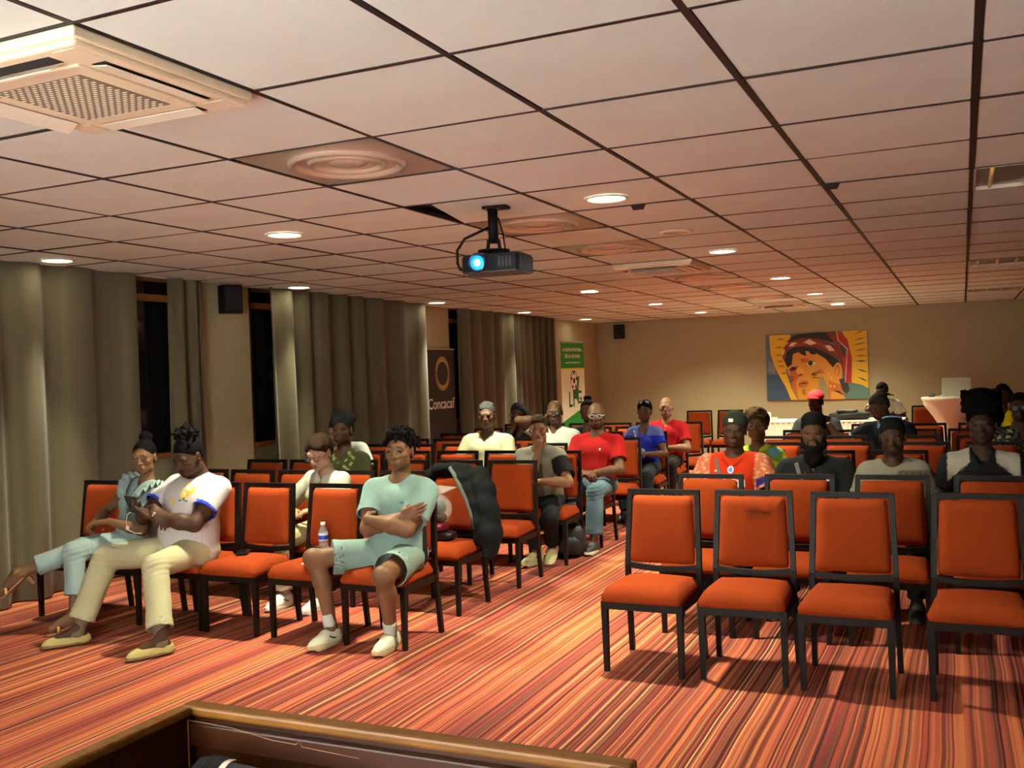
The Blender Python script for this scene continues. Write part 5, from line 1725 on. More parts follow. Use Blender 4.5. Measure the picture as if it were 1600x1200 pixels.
            for i in range(22):
                x = rng.uniform(-.055, .055); y = rng.uniform(-.07, .07)
                z_ = 0.032 + 0.090 * math.sqrt(max(0, 1 - (x / .080) ** 2 - ((y - .02) / .102) ** 2))
                e((x, y, z_), (.020, .012, .009), 0.01)
            dispf = waves(seed, 0.002, (100, 150), 4)
        elif kind == 'curlfront':   # faded sides with curls on top falling forward
            skull(0.004, 0.070)
            for i in range(40):
                x = rng.uniform(-.055, .055); y = rng.uniform(-.085, .05)
                e((x, y, 0.108 - abs(x) * .4 - max(0, -y) * .32 + rng.uniform(0, .012)), (.014, .014, .014), 0.006)
            dispf = waves(seed, 0.001, (120, 170), 4)
        col = np.array(color)
        fn = s.o.get('haircol')
        return sdf_obj(name, S, max(0.0045, min(s.h, 0.0065)), M_HAIR, root, col=(lambda v: fn(v, s)) if fn else (lambda v: np.tile(col, (len(v), 1))), disp=dispf, smooth_it=sm, dec=1)

    def beardobj(s, root, L=0.06, color=(0.008, 0.007, 0.006)):
        S = SDF(); p, H, h = s.hp, s.H, s.hs
        rng = np.random.RandomState(5)
        for q in (-1, 1):
            S.cap(p(q * 0.068, -0.012, -0.035), p(q * 0.058, -0.035, -0.080), 0.014, 0.020, k=.015)
            S.cap(p(q * 0.058, -0.035, -0.080), p(0, -0.078, -0.112), 0.024, 0.030, k=.02)
        S.ell(p(0, -0.070, -0.115 - L * .4), V3(0.062, 0.042, 0.045 + L * .5), H, k=.02)
        S.cap(p(-0.026, -0.092, -0.055), p(0.026, -0.092, -0.055), 0.006, k=.006)
        for q in (-1, 1): S.cap(p(q * 0.027, -0.092, -0.056), p(q * 0.034, -0.080, -0.088), 0.008, 0.012, k=.008)
        S.ell(p(0, -0.104, -0.068), V3(0.021, 0.012, 0.0105) * h, H, k=.004, op=1)
        return sdf_obj('beard', S, 0.005, M_HAIR, root, col=lambda v: np.tile(np.array(color), (len(v), 1)), disp=waves(3, .004, (70, 120), 5))

    def hat(s, root, kind, color):
        S = SDF(); p, H = s.hp, s.H
        dr = lambda *a: H @ V3(*a)
        if kind == 'beanie':
            S.ell(p(0, 0.020, 0.040), V3(0.088, 0.110, 0.095), H, k=.01, cuts=[(p(0, -0.09, 0.048), nrm(dr(0, -.35, -.94)))])
            S.cap(p(0, 0.02, 0.03), p(0, 0.02, 0.035), 0.001, k=.001)
        else:
            S.ell(p(0, 0.016, 0.045), V3(0.090, 0.108, 0.092), H, k=.01, cuts=[(p(0, -0.09, 0.055), nrm(dr(0, -.12, -.99)))])
            S.ell(p(0, -0.115, 0.056), V3(0.070, 0.075, 0.010), H @ rotm(-.22), k=.008)
        return sdf_obj('hat', S, 0.0055, M_KNIT, root, col=lambda v: np.tile(np.array(color), (len(v), 1)), disp=waves(4, .001, (40, 70), 3))

    def glasses(s, root, m=None, rad=0.021, thick=0.0022, tint=None, z=-0.003, up=0.0, y=-0.112):
        m = m or M_SPECB
        p = s.hp
        mb = MB(); ln = MB()
        for q in (-1, 1):
            ring = []
            for k in range(19):
                t = 2 * PI * k / 18
                ring.append(p(q * 0.0335 + rad * 1.12 * math.cos(t), y + 0.012 * abs(math.cos(t) + q) * .5 * 0 + up * .0, z + up + rad * .86 * math.sin(t)))
            mb.tube(ring, thick, 6, caps=False)
            ln.add(ring[:-1], [tuple(range(18)) if q else ()])
            mb.tube([p(q * 0.057, y + .001, z + up + .006), p(q * 0.078, y + .03, z + up + .006), p(q * 0.082, 0.0, z + up + .004)], thick, 6)
        mb.tube([p(-.011, y, z + up + .004), p(0, y - .003, z + up + .007), p(.011, y, z + up + .004)], thick, 6)
        g = mb.build('glasses', m, root, smooth=True)
        ln.build('lenses', tint or M_LENS, g)
        return g

    def on_cloth(s, shirt, pts, off=0.004):
        me = shirt.data
        bv = BVHTree.FromPolygons([v.co for v in me.vertices], [tuple(q.vertices) for q in me.polygons])
        fwd = Vector(s.T @ V3(0, 1, 0))
        out = []
        for x, z in pts:
            st = Vector(s.P(x, -0.5, z))
            hit = bv.ray_cast(st, fwd)
            if hit[0]: out.append(hit[0] - fwd * off)
        return out

    def decal(s, shirt, polys, m=None, name='print', scale=1.0, at=(0, 0), root=None):
        """flat artwork projected onto the shirt front: polys = [(colour, [(x,z)...])], torso coordinates centred at `at`"""
        me = shirt.data
        bv = BVHTree.FromPolygons([v.co for v in me.vertices], [tuple(q.vertices) for q in me.polygons])
        fwd = Vector(s.T @ V3(0, 1, 0))
        mb = MB()
        for i, (c, pts) in enumerate(polys):
            # subdivide edges a little so that the print follows the cloth
            out = []
            for x, z in pts:
                st = Vector(s.P(at[0] + x * scale, -0.5, at[1] + z * scale))
                hit = bv.ray_cast(st, fwd)
                if not hit[0]: continue
                q = hit[0]
                out.append(q - fwd * (0.0022 + 0.0004 * i))
            mb.cc = c
            if len(out) > 2: mb.poly(out)
        return mb.build(name, mat('print_ink', (1, 1, 1), 0.7, attr=True), root or shirt, colors=True)

def person(label, loc, rz=0.0):
    return thing('person', label, 'person', loc, rz)

# ================================================================ the audience
D1, D2, D3 = (0.075, 0.034, 0.018), (0.120, 0.056, 0.027), (0.185, 0.090, 0.042)
MID, LIGHT = (0.27, 0.140, 0.072), (0.42, 0.25, 0.155)
BLK = (0.010, 0.010, 0.011)
def arm(w_, pole=None, d=None, n=(0, 0, -1), curl=(.35, .5, .35), th=.4, each=None):
    a = {'w': w_, 'n': n, 'curl': curl, 'th': th}
    if pole is not None: a['pole'] = pole
    if d is not None: a['d'] = d
    if each is not None: a['each'] = each
    return a
def lap(q, dx=0.0, z=0.685, y=-0.24):
    return arm((q * 0.07 + dx, y, z), (q * .9, .25, -.5), (-q * .75, -.6, -.12), (0, .25, -1), (.4, .5, .4))
def sleeve_t(v, s, q):
    a, b = s.sh[q], s.el[q]
    ab = b - a
    t = ((v - a) @ ab) / (ab @ ab)
    dist = np.linalg.norm(v - a - np.clip(t, 0, 1.2)[:, None] * ab, axis=1)
    return t, dist
def on_sleeve(q_, v, s, x0=0.16):
    """mask of vertices that belong to the sleeves"""
    m = np.zeros(len(v), bool)
    for q in (-1, 1):
        t, d = sleeve_t(v, s, q)
        m |= (t > 0.12) & (d < 0.09) & (q * q_[:, 0] > x0)
    return m
LAPS = {-1: lap(-1), 1: lap(1)}
def circ(x, z, rx, rz, n=12): return [(x + rx * math.cos(2 * PI * k / n), z + rz * math.sin(2 * PI * k / n)) for k in range(n)]

# ---- front row: woman in pale denim, legs crossed
r = person('woman in pale denim ruffled top and jeans with crossed legs in the front row', (-5.30, 5.17, 0))
f = Fig(vox=.0047, s=.95, fem=True, hs=.97, lean=-.05, lat=.17, twist=-.25, head=(.42, .10, .0), skin=D3, lip=(.95, .6, .6), hip=(.02, 0, .525),
        arms={-1: arm((-.17, -.20, .675), (-.9, .3, -.4), (.5, -.7, -.1), (0, .2, -1)), 1: arm((.02, -.245, .70), (.9, .1, -.6), (-.85, -.35, -.05), (0, .2, -1))},
        legs={-1: {'a': (-.07, -.48, .115), 'pole': (-.25, -1, .6)}, 1: {'a': (-.44, -.60, .40), 'pole': (-.35, -.5, 1.0)}}, leg=.96,
        foot={-1: (-.45, -.85, -.1), 1: (-.72, -.42, -.50)})
b = f.body(r)
DEN = (.27, .37, .35)
def dc(q, c, v, s):
    c[np.abs(q[:, 0] + .0) < .008] *= .8
    m = (q[:, 0] > .03) & (q[:, 2] > .17) & (q[:, 2] < .27) & (q[:, 1] < 0)
    c[m] *= .35
    return c
t = f.top(r, 'denim_top', DEN, sleeve=0, neck='v', colfn=dc, hem=-.02, fold=.004)
f.bottom(r, 'jeans', (.33, .43, .40), end=1.70, width=.012, fold=.004)
for q in (-1, 1):
    mb = MB()
    path = [f.P(q * .035, -.115, .30), f.P(q * .060, -.105, .37), f.P(q * .095, -.06, .435), f.P(q * .115, .0, .465), f.P(q * .10, .06, .45)]
    pts = []
    for a_, b_ in zip(path, path[1:]): pts += [a_ * (1 - k / 8) + b_ * (k / 8) for k in range(8)]
    rows = []
    for k, p_ in enumerate(pts):
        t_ = k / len(pts)
        out = f.T @ nrm(V3(q * 1.0, -.45 + .5 * t_, .12))
        wv = .014 * math.sin(k * 1.25)
        W_ = .085 * (.55 + .45 * math.sin(PI * min(1, t_ + .12)))
        rows.append([p_, p_ + out * W_ * .5 + f.T @ V3(0, 0, 1) * (wv * .6 + .012), p_ + out * W_ + f.T @ V3(0, 0, 1) * (wv * 1.6)])
    n_ = len(rows)
    vs = [x for rr_ in rows for x in rr_]
    mb.add(vs, [(i * 3 + k, i * 3 + k + 1, (i + 1) * 3 + k + 1, (i + 1) * 3 + k) for i in range(n_ - 1) for k in range(2)])
    o = mb.build('shoulder_ruffle', mat('denim_ruffle', DEN, .9, bump=.1, bscale=150), t, smooth=True)
    sd = o.modifiers.new('thickness', 'SOLIDIFY'); sd.thickness = .005
f.hairobj(r, 'bun')
GOLD = mat('gold_leather', srgb(196, 160, 84), .3, metal=.7)
for q in (-1, 1):
    F_, R_, U_ = f.fdir(q)
    A = f.an[q] - U_ * .075
    pt_ = lambda a, b_, c: A + F_ * a + R_ * b_ + U_ * c
    mb = MB()
    n = 18
    ol = [(0.062 + .125 * math.cos(2 * PI * k / n), (.036 + .005 * math.cos(2 * PI * k / n)) * math.sin(2 * PI * k / n)) for k in range(n)]
    zz = lambda x: .012 + max(0, .03 - x * .22)
    mb.add([pt_(x, y, zz(x) - .03) for x, y in ol] + [pt_(x, y, zz(x) - .018) for x, y in ol], [tuple(range(n - 1, -1, -1)), tuple(range(n, 2 * n))] + [(i, (i + 1) % n, (i + 1) % n + n, i + n) for i in range(n)])
    sh = mb.build('sandal', mat('tan_leather', srgb(150, 100, 62), .5), r)
    MB().bar(pt_(-.045, 0, .012), pt_(-.05, 0, -.045), .03, .03, up=tuple(F_), w2=.02, d2=.02).build('heel', _mats['tan_leather'], sh)
    MB().tube([f.an[q] + (R_ * math.cos(2 * PI * k / 14) + F_ * math.sin(2 * PI * k / 14)) * .040 + U_ * .004 for k in range(15)], .005, 6).build('ankle_strap', GOLD, sh, smooth=True)
    MB().tube([pt_(.115, -.040, -.01), pt_(.112, -.03, .022), pt_(.11, 0, .034), pt_(.112, .03, .022), pt_(.115, .040, -.01)], .011, 8).build('toe_strap', GOLD, sh, smooth=True)

# ---- front row: man in white jersey looking at his phone
r = person('man in white football jersey and beige trousers reading his phone in the front row', (-4.72, 5.12, 0))
f = Fig(vox=.0047, s=1.06, hs=1.04, bulk=1.17, belly=1.12, lean=-.20, lat=.04, twist=-.12, head=(.10, .42, .0), hoff=(0, -.03, -.02), skin=D1, neckr=1.12, hip=(0, -.06, .525), jaw=1.08,
        arms={-1: arm((-.05, -.30, .815), (-.9, .2, -.5), (.75, -.25, -.55), (-.4, .3, -.8), (.45, .5, .3)),
              1: arm((-.03, -.33, .765), (.9, .2, -.45), (-.85, -.25, .35), (.1, -.3, 1), (.5, .5, .4), .8)},
        legs={-1: {'a': (-.36, -.66, .095), 'pole': (-.42, -.8, .9)}, 1: {'a': (.345, -.68, .095), 'pole': (-.30, -.8, .9)}}, leg=1.08,
        foot={-1: (-.58, -.80, 0), 1: (-.42, -.90, 0)}, beard=.35)
f.body(r)
BLUE = srgb(36, 62, 200)
def jc(q, c, v, s):
    st = np.sin(q[:, 0] * 330) > .75
    c[st] *= np.array([.90, .84, .86])
    for k in (-1, 1):
        t_, d_ = sleeve_t(v, s, k)
        c[(t_ > .535) & (t_ < .75) & (d_ < .088) & (k * q[:, 0] > .165)] = BLUE
    nd_ = np.linalg.norm(np.cross(v - s.neck, nrm(s.hc - s.neck)), axis=1)
    c[(nd_ < .083) & (q[:, 2] > .36)] = BLUE
    return c
t = f.top(r, 'jersey', (.66, .63, .60), sleeve=.62, colfn=jc, hem=-.07, fold=.005, loose=.012, seed=5)
OCH, GRN = srgb(226, 168, 40), srgb(60, 120, 60)
f.decal(t, [(OCH, [(-.035, -.02), (-.03, .02), (-.018, .05), (-.008, .055), (0, .04), (.004, .012), (.012, .008), (.016, .035), (.03, .048), (.042, .035), (.044, .012), (.03, -.012), (.012, -.028), (-.012, -.034)]),
            (OCH, [(-.028, .05), (-.024, .068), (-.014, .062), (-.006, .07), (-.004, .054)]), (OCH, [(-.045, .034), (-.03, .044), (-.03, .03)]),
            (GRN, [(-.04, -.052), (.03, -.052), (.026, -.044), (-.036, -.044)]), (GRN, [(-.006, -.045), (.006, -.045), (.006, -.03), (-.006, -.03)]),
            (OCH, [(-.125, -.06), (-.105, -.075), (-.09, -.06), (-.1, -.04), (-.108, -.03), (-.115, -.045)]),
            (srgb(40, 40, 60), [(-.175, .0), (-.145, .014), (-.168, .006)])], at=(.075, .33), name='chest_print')
f.bottom(r, 'trousers', (.52, .49, .29), end=1.86, width=.020, fold=.004, seed=8)
f.shoes(r, srgb(170, 156, 92), srgb(120, 90, 50), kind='loafer', sock=srgb(120, 110, 88))
f.hairobj(r, 'drea_bun', seed=4)
u = nrm(f.el[1] - f.wr[1])
MB().tube([f.wr[1] + u * .018 + (nrm(np.cross(u, V3(0, 0, 1))) * math.cos(2 * PI * k / 16) + nrm(np.cross(np.cross(u, V3(0, 0, 1)), u)) * math.sin(2 * PI * k / 16)) * .033 for k in range(17)], .006, 8).build('watch_strap', M_STEEL, r, smooth=True)
wf = f.wr[1] + u * .018 + V3(0, -.026, .022)
MB().lathe([(0, .007), (.016, .007), (.020, .003), (.020, -.004), (0, -.004)], 18, M=Matrix.Translation(Vector(wf)) @ Vector((0, -.75, .66)).to_track_quat('Z', 'Y').to_matrix().to_4x4()).build('watch_face', M_STEEL, r, smooth=True)
pp = Vector((-4.72, 5.12, 0)) + Vector(f.wr[1] + V3(-.115, -.055, .085))
ph2 = thing('held_phone', 'black phone held by the man in the white jersey', 'phone', pp, 0)
ph2.rotation_euler = (math.radians(35), math.radians(12), math.radians(68))
MB().rbox(-.038, .038, -.08, .08, -.0045, .0045, .004, 2).build('case', M_BLACK, ph2)
MB().box(-.034, .034, -.074, .074, .0045, .005).build('display', _mats['phone_glass'], ph2)
er = thing('earphones', 'white wired earphones looped below the held phone', 'earphones', (-4.72, 5.12, 0))
q0 = f.wr[1] + V3(-.12, -.06, .04)
MB().tube([q0 + V3(*p_) for p_ in ((0, 0, 0), (-.03, -.01, -.02), (-.04, -.01, -.06), (-.03, -.015, -.10), (-.01, -.02, -.12), (.04, -.02, -.135), (.08, .0, -.14))], .0028, 6).build('cable', M_WHITE, er, smooth=True)
MB().lathe([(0, -.006), (.014, -.004), (.014, .006), (0, .008)], 14, M=Matrix.Translation(Vector(q0 + V3(-.02, -.02, -.105))) @ Matrix.Rotation(PI / 2, 4, 'X')).build('pod', M_WHITE, er, smooth=True)

# ---- front row: man in mint, arms folded
r = person('man in mint T-shirt and shorts with folded arms, aisle end of the front row', (-3.18, 5.20, 0))
f = Fig(vox=.0047, s=.99, hs=1.02, bulk=1.06, lean=-.07, lat=.02, twist=.05, head=(.22, .0, .04), skin=D3, hip=(0, 0, .53), beard=.35, lip=(1.1, .8, .8), nose=1.1, armr=1.08,
        arms={-1: arm((.120, -.150, .775), (-.95, -.35, -.75), (.88, .10, .30), (-.1, 1, .1), (.30, .3, .2), .9),
              1: arm((-.075, -.225, .765), (.95, -.15, -.8), (-.45, .85, -.05), (.6, .6, -.2), (.3, .4, .3), .95)},
        legs={-1: {'a': (-.335, -.25, .092), 'pole': (-.85, -.62, .5)}, 1: {'a': (.07, -.23, .092), 'pole': (.25, -1, .55)}}, leg=1.03,
        foot={-1: (-.10, -1, 0), 1: (.08, -1, 0)})
f.body(r)
MINT = (.215, .335, .30)
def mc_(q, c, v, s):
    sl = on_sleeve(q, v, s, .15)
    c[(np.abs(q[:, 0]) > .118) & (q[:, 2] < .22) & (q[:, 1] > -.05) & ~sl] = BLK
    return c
t = f.top(r, 'tshirt', MINT, sleeve=.66, colfn=mc_, hem=-.06, fold=.005, loose=.012, seed=9)
f.decal(t, [(srgb(60, 84, 84), [(-.02, .012), (-.004, .010), (.006, .018), (.018, .012), (.01, .006), (.008, -.012), (.002, .002), (-.008, .003)])], at=(.085, .31), name='chest_mark')
f.bottom(r, 'shorts', (.235, .34, .295), end=.74, width=.026, fold=.004, seed=12)
f.shoes(r, srgb(196, 198, 170), srgb(180, 160, 120), kind='sneaker', sock=srgb(190, 198, 188), sockh=.11)
f.hairobj(r, 'twists', seed=3)

# ---- black jacket slung over an aisle chair in the second row
jk = thing('jacket', 'black zip jacket with grey lining slung over an aisle chair in the second row', 'jacket', (-3.30, 6.24 - CHDY, 0))
S = SDF()
S.chain([V3(*p_) for p_ in ((-.215, .205, .80), (-.20, .18, .90), (-.14, .17, .945), (-.02, .18, .955), (.08, .18, .945))], [.030, .034, .032, .032, .040], k=.03)
S.chain([V3(*p_) for p_ in ((.02, .15, .945), (.07, .125, .885), (.115, .115, .80), (.165, .11, .70), (.20, .105, .58), (.215, .10, .45))], [.030, .034, .036, .038, .040, .036], k=.03)
S.chain([V3(*p_) for p_ in ((.10, .20, .925), (.19, .19, .90), (.245, .17, .80), (.285, .15, .66), (.30, .14, .50), (.295, .14, .38))], [.044, .056, .058, .056, .054, .044], k=.04)
S.chain([V3(*p_) for p_ in ((.20, .13, .84), (.26, .11, .70), (.285, .10, .52), (.28, .10, .36))], [.045, .050, .050, .042], k=.04)
S.ell(V3(.12, .165, .85), V3(.085, .035, .085), k=.03)
S.ell(V3(.02, .275, .66), V3(.23, .035, .28), k=.04)
S.cap(V3(-.18, .25, .90), V3(.2, .25, .90), .03, k=.03)
sdf_obj('jacket_body', S, .007, mat('black_jacket_cloth', (.005, .006, .006), .8, spec=.15, bump=.6, bscale=16), jk, disp=waves(77, .006, (22, 38, 60), 4))
MB().tube([(-.02, .143, .955), (.03, .112, .905), (.085, .080, .83), (.135, .072, .735), (.17, .065, .64), (.19, .060, .54)], [.016, .018, .016, .013, .011, .009], 8).build('zip_edge', mat('jacket_grey_trim', srgb(84, 92, 86), .8, bump=.2, bscale=60), jk, smooth=True)

# ---- second row: woman in white shirt with glasses
r = person('woman in white shirt and dark glasses bowing her head in the second row', (-4.27, 6.06, 0))
f = Fig(vox=.006, s=.90, hip=(0, 0, .53), fem=True, lean=.16, lat=.0, twist=-.15, head=(.02, .42, .06), skin=LIGHT, lip=(.9, .55, .55), brow=.6, hairc=(.02, .012, .008), nose=.85,
        arms={-1: lap(-1, -.12, .68), 1: lap(1, -.05, .68)}, legs={-1: {'a': (-.17, -.36, .09)}, 1: {}})
f.body(r)
def wc(q, c, v, s):
    m = (np.abs(q[:, 0]) < .05) & (q[:, 2] < .27) & (q[:, 1] < -.04)
    c[m] = BLK
    m2 = (np.abs(q[:, 0] - .06) < .06) & (np.abs(q[:, 2] - .28) < .022) & (q[:, 1] < -.04)
    c[m2] = srgb(200, 84, 20)
    return c
t = f.top(r, 'blouse', (.56, .56, .44), sleeve=.95, neck='shirt', colfn=wc, fold=.005, loose=.012, seed=21)
f.bottom(r, 'trousers', (.46, .38, .22), end=1.9, width=.02)
f.shoes(r, srgb(210, 205, 190), srgb(200, 200, 190), kind='sneaker')
f.hairobj(r, 'parted', (.022, .012, .007))
f.glasses(r)

# ---- third row: man with high curly hair, olive shirt
r = person('man with tall curly hair and olive leaf-print shirt in the third row', (-4.75, 6.93, 0))
f = Fig(vox=.0066, s=1.0, lean=-.03, head=(.18, -.02, 0), skin=D1, arms=LAPS, beard=.3, lip=(1.1, .8, .8))
f.body(r)
def oc(q, c, v, s):
    n_ = np.sin(q[:, 0] * 70 + 2 * np.sin(q[:, 2] * 60)) * np.sin(q[:, 2] * 55 + q[:, 0] * 30)
    c[(n_ > .62) & (np.abs(q[:, 0]) < .15)] = srgb(150, 160, 90)
    return c
f.top(r, 'leaf_print_shirt', srgb(58, 62, 34), sleeve=.6, neck='v', colfn=oc, fold=.004)
f.bottom(r, 'trousers', BLK, end=1.9)
f.shoes(r, BLK, BLK, kind='plain')
f.hairobj(r, 'hightop', (.018, .020, .020))

# ---- fourth row: person in pale shirt mostly hidden
r = person('person with brown hair and pale shirt half hidden behind the man with tall hair', (-5.27, 7.86, 0))
f = Fig(vox=.0095, s=.97, lean=.10, lat=-.16, head=(.0, .4, 0), skin=LIGHT, arms=LAPS, hairc=(.03, .015, .008))
f.body(r); f.top(r, 'shirt', (.62, .66, .60), sleeve=.7, neck='shirt'); f.bottom(r, 'trousers', (.08, .08, .10), end=1.9); f.shoes(r, BLK, BLK, kind='plain'); f.hairobj(r, 'short', (.035, .018, .009))

# ---- fifth row: older man in cream polo
r = person('grey-haired man in cream polo shirt left of centre', (-4.28, 8.73, 0))
f = Fig(vox=.0066, s=1.05, hs=1.04, bulk=1.12, lean=-.02, head=(.32, .06, 0), skin=D2, arms={-1: lap(-1), 1: lap(1)}, beard=.25, hairc=(.12, .12, .12), brow=.4)
f.body(r)
t = f.top(r, 'polo_shirt', (.46, .44, .27), sleeve=.98, neck='polo', fold=.004, seed=31)
f.bottom(r, 'trousers', (.50, .46, .32), end=1.9); f.shoes(r, BLK, BLK, kind='plain'); f.hairobj(r, 'crop_wave', (.045, .047, .046))

# ---- seventh row: woman with braids, hand at her mouth
r = person('woman with braids and green and black top holding a hand to her mouth', (-4.66, 10.42, 0))
f = Fig(vox=.0095, s=.95, fem=True, lean=.05, lat=0, head=(.0, .1, -.1), skin=D1, arms={-1: dict(arm((0, 0, 0), (-.6, -.3, -1), (.1, .1, 1), (.1, 1, 0), (.6, .7, .4)), wh=(-.02, -.125, -.15)), 1: lap(1)})
f.body(r)
f.top(r, 'top', BLK, sleeve=.6, neck='scoop', colfn=lambda q, c, v, s: np.where((q[:, :1] < -.10), np.array(srgb(10, 92, 46))[None], c))
f.bottom(r, 'trousers', BLK, end=1.9); f.shoes(r, BLK, BLK, kind='plain'); f.hairobj(r, 'braids_side', (.016, .017, .018)); f.glasses(r)

# ---- sixth row: bald man in white polo, elbow raised
r = person('bald man with black glasses and white polo resting his head on a raised arm', (-3.87, 9.52, 0))
f = Fig(bald=True, vox=.0066, s=1.04, hs=1.0, bulk=1.06, lean=-.02, head=(.26, .04, -.03), skin=D2, beard=.35, hairc=(.10, .10, .10), shrug=(.02, 0),
        arms={-1: dict(arm((0, 0, 0), (-1, -.45, -.1), (.5, .3, .8), (1, .3, -.1), (.3, .4, .3)), wh=(-.115, -.04, -.075)), 1: lap(1)})
f.body(r)
def pc(q, c, v, s):
    m = (q[:, 2] < .20 + .03 * np.sin(q[:, 0] * 25)) & (q[:, 0] > -.05) & (q[:, 1] < 0)
    c[m] = srgb(170, 200, 226)
    m2 = (q[:, 2] > .20) & (q[:, 2] < .245) & (q[:, 0] > -.05) & (q[:, 1] < 0)
    c[m2] = srgb(176, 182, 130)
    return c
f.top(r, 'polo_shirt', (.52, .56, .50), sleeve=.62, neck='polo', fold=.004, colfn=pc)
f.bottom(r, 'trousers', (.05, .06, .09), end=1.9); f.shoes(r, BLK, BLK, kind='plain'); f.glasses(r, thick=.003)

# ---- fourth row: young man with fist at his mouth
r = person('young man in grey and black T-shirt resting his mouth on his fist', (-3.33, 7.88, 0))
f = Fig(vox=.006, s=.97, hip=(0, 0, .525), hs=.97, lean=.17, lat=.0, head=(.33, .10, 0), skin=MID, lip=(.95, .62, .62), nose=.9, hairc=(.03, .018, .010),
        arms={-1: dict(arm((0, 0, 0), (.25, -.5, -1), (-.05, .15, 1), (.1, 1, -.1), (1.2, 1.4, .8), .7), wh=(.0, -.130, -.178)), 1: arm((.10, -.32, .70), (.9, .2, -.4), (-.85, -.4, -.1), (0, .1, -1), (.9, 1.1, .7), .5)},
        legs={-1: {'a': (.03, -.27, .095), 'pole': (.15, -1, .6)}, 1: {'a': (.10, -.10, .13), 'pole': (.35, -1, .6)}}, foot={-1: (-.25, -1, 0), 1: (.1, -.85, -.4)})
f.body(r)
def yc(q, c, v, s):
    c[on_sleeve(q, v, s, .13) & (q[:, 0] > 0)] = BLK
    c[(np.abs(q[:, 0]) < .07) & (q[:, 2] < .34)] = srgb(96, 90, 74)
    c[(np.abs(q[:, 0]) > .12) & (q[:, 2] < .2)] = srgb(120, 112, 96)
    return c
f.top(r, 'tshirt', srgb(140, 140, 124), sleeve=.75, colfn=yc, fold=.005, loose=.012, seed=41, hem=-.08)
f.bottom(r, 'trousers', srgb(34, 40, 40), end=1.88, width=.004, seed=42)
f.shoes(r, srgb(206, 204, 150), srgb(214, 210, 170), kind='hightop')
f.hairobj(r, 'curlfront', (.045, .030, .016))

# ---- fifth row aisle: bald man in red tee
r = person('bald man in red T-shirt and blue jeans with glasses at the aisle', (-3.14, 8.72, 0))
f = Fig(bald=True, vox=.006, s=1.02, hs=1.0, bulk=1.05, lean=-.04, head=(.30, .02, 0), skin=D2, beard=.7, hairc=(.03, .022, .016),
        arms={-1: arm((-.02, -.27, .675), (-.9, .2, -.4), (.7, -.5, 0), (0, .4, -1), (.6, .7, .5)), 1: arm((.06, -.27, .68), (.9, .2, -.45), (-.85, -.4, 0), (0, .4, -1), (.6, .7, .5))},
        legs={-1: {'a': (-.14, -.34, .09)}, 1: {'a': (.13, -.50, .092), 'pole': (.1, -1, 1)}}, foot={1: (.02, -1, 0)})
f.body(r)
t = f.top(r, 'tshirt', srgb(160, 16, 14), sleeve=.66, fold=.004, loose=.01, seed=51)
f.decal(t, [((.85, .8, .7), circ(0, 0, .007, .012, 6))], at=(.075, .32), name='chest_mark')
def jn(v, c, s):
    k = .9 + .25 * np.sin(v[:, 2] * 21 + v[:, 0] * 9) * np.sin(v[:, 1] * 17)
    return c * k[:, None]
f.bottom(r, 'jeans', srgb(96, 120, 132), end=1.84, width=.012, colfn=jn, fold=.005, seed=53)
f.shoes(r, (.02, .022, .022), srgb(210, 206, 190), kind='sneaker')
f.glasses(r, mat('pale_clear_frame', srgb(190, 190, 196), .2, metal=.4))
u = nrm(f.el[1] - f.wr[1])
MB().tube([f.wr[1] + u * .02 + (nrm(np.cross(u, V3(0, 0, 1))) * math.cos(2 * PI * k / 14) + V3(0, 0, 1) * math.sin(2 * PI * k / 14)) * .031 for k in range(15)], .006, 6).build('watch_strap', M_STEEL, r, smooth=True)

# ---- seventh row: woman with bun in black and yellow
r = person('woman with high bun partly hidden behind the man in red, beside the green banner', (-3.87, 10.48, 0))
f = Fig(vox=.0095, s=.98, fem=True, lean=-.02, head=(.2, 0, 0), skin=D2, arms=LAPS)
f.body(r); f.top(r, 'top', BLK, sleeve=.4, neck='scoop', colfn=lambda q, c, v, s: np.where(((q[:, 2] > .30) & (q[:, 2] < .36))[:, None], np.array(srgb(220, 226, 20))[None], c))
f.bottom(r, 'trousers', BLK, end=1.9); f.shoes(r, BLK, BLK, kind='plain'); f.hairobj(r, 'bun')

# ---- seventh row aisle: woman in royal blue
r = person('woman in royal blue top with sunglasses pushed up on her hair', (-3.20, 10.44, 0))
f = Fig(vox=.0085, s=.96, fem=True, hs=.96, lean=-.04, head=(.16, 0, .06), skin=D2, arms={-1: lap(-1, 0, .70), 1: lap(1, 0, .70)})
f.body(r)
t = f.top(r, 'top', srgb(30, 44, 170), sleeve=.55, neck='scoop', fold=.004, seed=61, colfn=lambda q, c, v, s: np.where(((q[:, 2] > .345) & (np.abs(q[:, 0]) > .05) & (q[:, 1] < .02))[:, None], np.array(srgb(90, 104, 170))[None], c))
f.bottom(r, 'jeans', srgb(44, 52, 54), end=1.9); f.shoes(r, BLK, BLK, kind='plain'); f.hairobj(r, 'parted', (.008, .007, .006))
f.glasses(r, None, .023, .003, M_SPECB, z=.098, y=-.075)
MB().tube(f.on_cloth(t, [(-.105 + .015 * k, .40 - .028 * k) for k in range(9)], .004), .008, 6).build('bag_strap', mat('grey_strap', srgb(120, 116, 110), .5), r, smooth=True)
hb = thing('shoulder_bag', 'small grey shoulder bag in the lap of the woman in blue', 'bag', (-3.20, 10.44 - .24, .645))
lump('pouch', .085, .05, .06, mat('grey_leather', srgb(84, 84, 80), .35), hb, seed=33)

